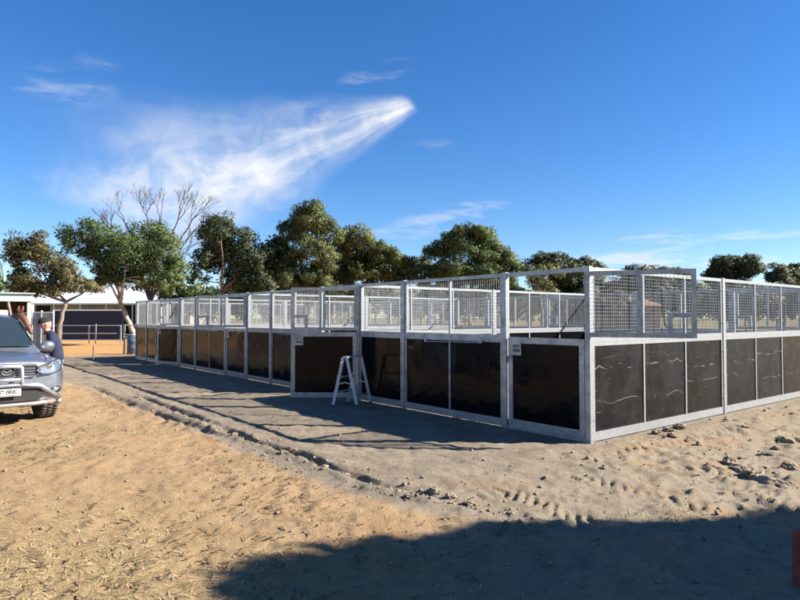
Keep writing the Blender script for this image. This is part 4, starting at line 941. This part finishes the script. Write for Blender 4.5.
tree('dark_tree', 'tall dark tree with bare lower limbs right of the leafless tree', 50, 222, [(224, 229, 16, 13), (212, 242, 15, 13), (238, 243, 18, 15), (225, 258, 18, 13), (205, 262, 12, 12), (248, 262, 18, 16), (238, 278, 20, 12), (200, 280, 9, 8), (258, 282, 14, 10), (262, 262, 12, 14), (246, 290, 18, 8), (266, 292, 14, 7)], 'leaf_dark', dens=420, size=.26, fork=(222, 290))
tree('gum_tree', 'tallest olive gum tree rising at the centre of the tree line', 52, 300, [(314, 219, 17, 13), (302, 232, 18, 15), (326, 234, 16, 15), (286, 236, 12, 13), (312, 250, 20, 14), (276, 256, 14, 14), (292, 264, 18, 12), (284, 280, 18, 11), (312, 280, 16, 10), (270, 274, 12, 12), (296, 292, 20, 8), (326, 264, 12, 14), (328, 290, 16, 8)], 'leaf_olive', dens=520, size=.25, fork=(300, 285))
tree('gum_tree', 'mid height olive gum tree sloping down to the right', 56, 352, [(356, 240, 19, 10), (342, 252, 14, 13), (372, 252, 16, 12), (356, 264, 18, 11), (388, 262, 16, 11), (402, 268, 14, 9), (336, 274, 14, 12), (372, 275, 20, 9), (414, 273, 12, 7), (342, 288, 18, 8), (384, 284, 20, 7), (410, 284, 16, 7)], 'leaf_olive', dens=520, size=.26, fork=(352, 285))
tree('dark_tree', 'small dark tree far off between two gum clumps', 75, 421, [(420, 264, 11, 6), (428, 270, 9, 6)], 'leaf_dark', size=.32)
tree('rounded_tree', 'big rounded green tree above the middle of the stables', 55, 472, [(470, 236, 18, 9), (455, 243, 15, 10), (484, 242, 15, 11), (440, 255, 15, 12), (464, 256, 17, 13), (488, 256, 16, 14), (505, 263, 15, 13), (450, 271, 18, 11), (478, 273, 20, 11), (515, 274, 12, 9), (440, 278, 16, 9), (460, 286, 18, 7), (496, 284, 18, 8)], 'leaf_green', dens=520, size=.25, fork=(472, 285))
tree('low_tree', 'low yellowish green tree just left of the near corner', 48, 540, [(532, 276, 12, 10), (548, 274, 13, 10), (540, 286, 16, 9)], 'leaf_olive', dens=520, size=.22)
tree('dark_tree', 'wide dark tree behind the near corner of the stables', 62, 562, [(538, 264, 14, 8), (555, 263, 15, 8), (580, 266, 16, 8), (596, 270, 12, 7), (565, 276, 20, 11), (588, 282, 18, 10), (560, 290, 20, 9)], 'leaf_dark', dens=440, size=.30)
tree('gum_tree', 'grey green gum tree seen through the folded mesh door', 64, 668, [(632, 277, 14, 9), (655, 275, 14, 7), (678, 277, 12, 8), (620, 290, 16, 8), (650, 290, 18, 9), (684, 288, 12, 9)], 'leaf_grey', dens=420, size=.3)
tree('rounded_tree', 'dense dark round tree above the right hand wall', 60, 733, [(722, 267, 13, 9), (742, 265, 14, 9), (734, 272, 20, 11), (715, 274, 9, 6), (752, 273, 10, 8), (730, 284, 18, 9)], 'leaf_dark', dens=560, size=.27)
tree('gum_tree', 'ragged gum tree at the right picture edge', 66, 782, [(772, 271, 10, 6), (786, 275, 11, 7), (798, 268, 8, 4), (806, 276, 12, 8), (776, 283, 14, 7), (795, 288, 14, 8)], 'leaf_grey', dens=380, size=.28)
ORDS = 'first second third fourth fifth sixth seventh eighth ninth tenth eleventh twelfth thirteenth fourteenth fifteenth sixteenth seventeenth eighteenth nineteenth twentieth twenty-first twenty-second twenty-third twenty-fourth twenty-fifth'.split()
# hedge of shrubs along the far boundary, seen through the mesh
for i, px in enumerate(range(186, 900, 31)):
    Y = 58 + (i * 5) % 9 + (0 if px < 590 or px > 660 else 18); rr_ = 19 + (i * 7) % 8; top = 287 + (i * 5) % 10
    pxs = px + (i * 11) % 9
    tree('boundary_shrub', ['green', 'dark', 'grey green', 'olive'][i % 4] + ' shrub behind the stables, ' + ORDS[i] + ' from the left in the row', Y, pxs, [(pxs - 8, top + 9, rr_ * .75, 10), (pxs + 9, top + 11, rr_ * .75, 11), (pxs, top + 20, rr_, 12)], ['leaf_green', 'leaf_dark', 'leaf_grey', 'leaf_olive'][i % 4], dens=400, size=.34, group='boundary shrubs', cat='shrub')
# the leafless tree
def bare_tree(name, label, Y, base_px, tips, r0, seed, fork_py=300):
    random.seed(seed); bx = W(base_px, 318, Y).x; root = empty(name, (bx, Y, 0)); tag(root, label, 'tree'); tk = MB(); tw = MB(); fp = Vector((0, 0, W(base_px, fork_py, Y).z))
    limb(tk, (0, 0, -.15), fp, r0, r0 * .8, .04)
    def grow(a, d_, L, r, dep):
        b = a + d_ * L; pts = [a]
        for i in (1, 2, 3): pts.append(a.lerp(b, i / 3) + Vector((random.uniform(-1, 1), random.uniform(-1, 1), random.uniform(-.4, .6))) * L * .06)
        tw.tube(pts, [r, r * .88, r * .76, r * .64], 5 if dep > 1 else 4, cap=False)
        if dep == 0: return
        for k in range(2 + (random.random() < .45)):
            nd = (d_ + Vector((random.uniform(-1, 1), random.uniform(-.8, .8), random.uniform(-.25, .6))) * .62).normalized()
            grow(pts[-1] if k < 2 else pts[2], nd, L * random.uniform(.60, .82), r * .66, dep - 1)
    for px, py in tips:
        e = W(px, py, Y); e = Vector((e.x - bx, random.uniform(-1.5, 1.5), e.z)); m_ = fp.lerp(e, .62) + Vector((0, 0, .3)); limb(tk, fp - Vector((0, 0, .15)), m_, r0 * .55, r0 * .24, .06)
        d_ = (e - m_).normalized(); grow(m_, d_, (e - m_).length * .42, r0 * .26, 5)
        for f in (.55, .8):
            s_ = fp.lerp(m_, f); grow(s_, (d_ + Vector((random.uniform(-.9, .9), random.uniform(-.6, .6), .1))).normalized(), (e - m_).length * .30, r0 * .15, 4)
    tk.build('trunk', M['bark_dead'], root, True); tw.build('twigs', M['bark_dead'], root); return root
bare_tree('leafless_tree', 'tall leafless tree with fine spreading twigs behind the green tree', 55, 150, [(112, 200), (98, 214), (142, 192), (158, 196), (186, 194), (203, 198), (208, 214), (196, 240)], .26, 3)
bare_tree('leafless_tree', 'thin leafless sapling sticking up at the left picture edge', 36, 6, [(3, 246), (-4, 250)], .07, 5, 290)
random.seed(21)
# shade tree outside the frame on the right: its shadow lies across the foreground
SHL = 1 / math.tan(SUN_EL)
def from_shadow(sx, sy, z): return (sx + SUN_H.x * SHL * z, sy + SUN_H.y * SHL * z, z)
stx = empty('shade_tree', (12.6, 2.2, 0)); tag(stx, 'dense shade tree standing just outside the picture on the right', 'tree')
lb = []
for sx, sy, z, r_ in ((0.95, 3.70, 6.6, 0.98), (1.7, 3.95, 6.3, 0.95), (2.6, 4.05, 6.0, 1.0), (3.7, 4.1, 5.4, 1.15), (5.2, 4.1, 4.8, 1.3), (7.2, 3.9, 4.2, 1.3), (1.35, 2.7, 6.4, 1.05), (2.0, 2.2, 6.4, 1.3), (4.2, 2.2, 5.6, 1.5), (6.4, 2.0, 4.6, 1.5), (2.6, 0.6, 6.0, 1.4), (5.0, 0.4, 5.0, 1.5), (8.5, 2.5, 3.4, 1.2)):
    c = from_shadow(sx, sy, z); lb.append(((c[0] - 12.6, c[1] - 2.2, z), (r_, r_, r_ * .95)))
P, Nn = crown_points([l_ for l_ in lb for _ in (0, 1)], 1300, .30); link('crown', leaf_mesh('crown', P, Nn, .20, M['leaf_dark']), stx)
tk = MB(); limb(tk, (0, 0, -.1), (0, 0, 2.4), .24, .18, .05)
for c, r_ in lb: limb(tk, (0, 0, 2.3), c, .11, .04)
tk.build('trunk', M['bark'], stx, True)

# ------------------------------------------------------------------ ground litter
def strips(n, xy, lmin, lmax, wmin, wmax, lift=.004, curl=.012):
    z = ground_h(xy[:, 0], xy[:, 1])[0]; a = rng.uniform(0, 2 * math.pi, n); L = rng.uniform(lmin, lmax, n); w = rng.uniform(wmin, wmax, n)
    d_ = np.stack([np.cos(a), np.sin(a)], 1); pr = np.stack([-d_[:, 1], d_[:, 0]], 1); out = []
    for f, zz in ((-.5, rng.uniform(0, curl, n)), (0, rng.uniform(0, curl, n) * .7), (.5, rng.uniform(0, curl, n))):
        c = xy + d_ * (L * f)[:, None] + pr * (L * .12 * (f == 0) * rng.uniform(-1, 1, n))[:, None]
        for sg in (-1, 1): out.append(np.concatenate([c + pr * (w * .5 * sg)[:, None], (z + lift + zz)[:, None]], 1))
    co = np.stack(out, 1).reshape(-1, 3); b = np.arange(n)[:, None] * 6
    q_ = np.stack([b + np.array([[0, 1, 3, 2]]), b + np.array([[2, 3, 5, 4]])], 1).reshape(-1, 4)
    return co, q_
def np_mesh(name, co, q_, mat):
    me = bpy.data.meshes.new(name); co = co.astype(np.float32); q_ = q_.astype(np.int32); me.vertices.add(len(co)); me.vertices.foreach_set('co', co.ravel())
    k = q_.shape[1]; me.loops.add(q_.size); me.loops.foreach_set('vertex_index', q_.ravel()); me.polygons.add(len(q_)); me.polygons.foreach_set('loop_start', np.arange(0, q_.size, k, dtype=np.int32)); me.update(); me.materials.append(mat); return me
def straw_mat(name, a, b2, c3):
    m, t, b, o = new_mat(name); v = pos_vec(t); w = t.node('ShaderNodeTexWhiteNoise', noise_dimensions='3D')
    sn = t.node('ShaderNodeVectorMath', operation='SNAP'); t.l.new(v, sn.inputs[0]); sn.inputs[1].default_value = (.06, .06, 1); t.l.new(sn.outputs[0], w.inputs['Vector'])
    t.l.new(t.ramp(w.outputs['Value'], [(0, a), (.5, b2), (1, c3)]), b.inputs['Base Color']); b.inputs['Roughness'].default_value = .7; return m
M['straw'] = straw_mat('straw', (.22, .14, .06), (.46, .34, .16), (.66, .53, .30)); M['litter'] = straw_mat('dark_litter', (.06, .04, .025), (.12, .075, .04), (.22, .15, .08))
n = 190000; xy = np.stack([rng.uniform(-9, 2.2, n), rng.uniform(2.2, 13, n)], 1)
pk_ = (1 - sst(xy[:, 0] + .25 * (xy[:, 1] - 3.5), -3.0, -.5)) * (1 - sst(xy[:, 1], 3.0, 6.0)) * .95 + .02
pk_ *= .12 + 1.5 * vnoise(xy[:, 0] * 1.6, xy[:, 1] * 1.6, 91) ** 1.5; pk_ *= 1 - ground_h(xy[:, 0], xy[:, 1])[1] * .9
xy = xy[rng.uniform(size=n) < pk_]; co, q_ = strips(len(xy), xy, .025, .12, .0019, .0052, .003, .012); so = link('straw_litter', np_mesh('straw_litter', co, q_, M['straw'])); tag(so, 'dry straw scattered over the sandy foreground', 'straw', kind='stuff')
n = 26000; xy = np.stack([rng.uniform(-9, 6, n), rng.uniform(2.2, 13, n)], 1); kk = vnoise(xy[:, 0] * .9, xy[:, 1] * .9, 17)
xy = xy[rng.uniform(size=n) < np.clip(kk * 1.7 - .55, .05, 1) * (1 - .8 * np.maximum(ground_h(xy[:, 0], xy[:, 1])[1], ground_h(xy[:, 0], xy[:, 1])[2]))]; co, q_ = strips(len(xy), xy, .015, .085, .004, .017, .003, .026); so = link('bark_litter', np_mesh('bark_litter', co, q_, M['litter'])); tag(so, 'dark bark and manure scraps strewn over the sand', 'litter', kind='stuff')
# green tufts
tu = []; 
for px, py, rad, nb_ in ((152, 431, .5, 260), (95, 432, .35, 160), (20, 446, .45, 300), (8, 455, .4, 220), (240, 459, .22, 120), (300, 466, .2, 60), (516, 529, .16, 150), (640, 522, .3, 160), (690, 517, .3, 120), (198, 443, .25, 70)):
    c = G(px, py); r_ = rad * np.sqrt(rng.uniform(size=nb_)); a = rng.uniform(0, 6.283, nb_); tu.append(np.stack([c.x + r_ * np.cos(a) * 1.3, c.y + r_ * np.sin(a)], 1))
xy = np.concatenate(tu); n = len(xy); z = ground_h(xy[:, 0], xy[:, 1])[0]; a = rng.uniform(0, 6.283, n); d_ = np.stack([np.cos(a), np.sin(a)], 1); hgt = rng.uniform(.015, .05, n); ln = rng.uniform(.01, .05, n)
b0 = np.concatenate([xy - np.stack([-d_[:, 1], d_[:, 0]], 1) * .003, z[:, None] - .003], 1); b1 = np.concatenate([xy + np.stack([-d_[:, 1], d_[:, 0]], 1) * .003, z[:, None] - .003], 1); tp = np.concatenate([xy + d_ * ln[:, None], (z + hgt)[:, None]], 1)
so = link('grass_tufts', np_mesh('grass_tufts', np.stack([b0, b1, tp], 1).reshape(-1, 3), np.arange(n * 3).reshape(-1, 3), M['grass'])); tag(so, 'sparse green grass tufts sprouting from the sand', 'grass', kind='stuff')
# soil clods: larger ones singly, crumbs as one mass
m, t, b, o = new_mat('clod_soil'); v = pos_vec(t); t.l.new(t.mix(t.mapr(t.noise(v, 14, 5, .65), .3, .7), (.17, .13, .092), (.31, .245, .175)), b.inputs['Base Color']); b.inputs['Roughness'].default_value = .95; bump(t, b, t.noise(v, 50, 5, .7), .8, .02); M['clod'] = m
def clod_mesh(seed):
    r_ = random.Random(seed); bm = bmesh.new(); bmesh.ops.create_icosphere(bm, subdivisions=3, radius=1); off = [Vector((r_.uniform(-1, 1), r_.uniform(-1, 1), r_.uniform(-1, 1))).normalized() for _ in range(9)]; am = [r_.uniform(.55, .95) for _ in off]
    for v_ in bm.verts:
        k = 1.0
        for o_, a_ in zip(off, am):
            dt = v_.co.normalized().dot(o_)
            if dt > .01: k = min(k, a_ / dt)
        d_ = v_.co.normalized(); v_.co = d_ * (k * .9 + .34 * mnoise.fractal(d_ * 2.2 + off[0] * 9, 1.0, 2.0, 4)); v_.co.z *= .62
    me = bpy.data.meshes.new('soil_clod'); bm.to_mesh(me); bm.free(); me.materials.append(M['clod']); return me
cms = [clod_mesh(i) for i in range(6)]
big = [(786, 441, .13), (776, 449, .08), (729, 465, .09), (740, 470, .13), (752, 476, .15), (766, 484, .14), (778, 486, .10), (718, 471, .08), (668, 431, .11), (680, 428, .13), (657, 434, .09), (672, 438, .08), (765, 456, .09), (727, 422, .09), (745, 430, .07), (700, 444, .06), (790, 470, .10),
       (324, 467, .06), (346, 475, .07), (398, 491, .06), (412, 497, .06), (434, 490, .07), (452, 496, .06), (470, 502, .06), (234, 437, .05), (284, 455, .05), (604, 470, .05)]
ORD = 'first second third fourth fifth sixth seventh eighth ninth tenth eleventh twelfth thirteenth fourteenth fifteenth sixteenth seventeenth eighteenth nineteenth twentieth twenty-first twenty-second twenty-third twenty-fourth twenty-fifth'.split()
rubs = sorted([b_ for b_ in big[1:] if b_[0] > 560], key=lambda b_: -b_[0]); ruts = sorted([b_ for b_ in big if b_[0] <= 560], key=lambda b_: b_[0])
for i, (px, py, r_) in enumerate(big):
    c = G(px, py); o = link('soil_clod', cms[i % 6]); o.location = (c.x, c.y, gz(c.x, c.y) + r_ * .16); o.scale = (r_ * random.uniform(.9, 1.25), r_ * random.uniform(.8, 1.1), r_ * random.uniform(.75, 1.1)); o.rotation_euler = (random.uniform(-.3, .3), random.uniform(-.3, .3), random.uniform(0, 6.28))
    if i == 0: tag(o, 'large lone soil lump near the right edge below the wall', 'soil clod', 'clods in the disturbed soil')
    elif px > 560: tag(o, 'rough soil clod in the churned ground, ' + ORD[rubs.index(big[i])] + ' from the right edge', 'soil clod', 'clods in the disturbed soil')
    else: tag(o, 'rough soil clod along the wheel rut, ' + ORD[ruts.index(big[i])] + ' from the left', 'soil clod', 'clods along the rut')
def crumbs(n, xy, rmin, rmax):
    z = ground_h(xy[:, 0], xy[:, 1])[0]; r_ = rmin * (rmax / rmin) ** (rng.uniform(size=n) ** 2.2)
    base = np.array([(1, 0, 0), (0, 1, 0), (-1, 0, 0), (0, -1, 0), (0, 0, .8), (0, 0, -.5)]); fc = np.array([(0, 1, 4), (1, 2, 4), (2, 3, 4), (3, 0, 4), (1, 0, 5), (2, 1, 5), (3, 2, 5), (0, 3, 5)])
    a = rng.uniform(0, 6.28, n); ca, sa = np.cos(a), np.sin(a); b = base[None] * rng.uniform(.6, 1.3, (n, 6, 1)) * r_[:, None, None]
    x = b[..., 0] * ca[:, None] - b[..., 1] * sa[:, None]; y = b[..., 0] * sa[:, None] + b[..., 1] * ca[:, None]
    co = np.stack([x + xy[:, :1], y + xy[:, 1:], b[..., 2] + (z + r_ * .15)[:, None]], -1).reshape(-1, 3); q_ = (np.arange(n)[:, None, None] * 6 + fc[None]).reshape(-1, 3); return co, q_
n = 4500; xy = np.stack([rng.uniform(.6, 11, n), rng.uniform(3.2, 14, n)], 1); s_ = (xy[:, 0] - CX) * U2[0] + (xy[:, 1] - CY) * U2[1]; xy = xy[(s_ < -.15) & (rng.uniform(size=n) < .1 + .9 * vnoise(xy[:, 0] * 1.4, xy[:, 1] * 1.4, 5) ** 2)]
def along(pts, n, sd):
    pts = np.array(pts); seg = rng.integers(0, len(pts) - 1, n); f = rng.uniform(size=(n, 1)); return pts[seg] * (1 - f) + pts[seg + 1] * f + rng.normal(size=(n, 2)) * sd
xy = np.concatenate([xy, along(RUT_B, 500, .13), along(RUT_A, 200, .11), np.stack([rng.uniform(-7, 3, 700), rng.uniform(3, 11, 700)], 1)])
co, q_ = crumbs(len(xy), xy, .006, .038); so = link('soil_crumbs', np_mesh('soil_crumbs', co, q_, M['clod'])); tag(so, 'small soil crumbs strewn along ruts and disturbed ground', 'soil', kind='stuff')
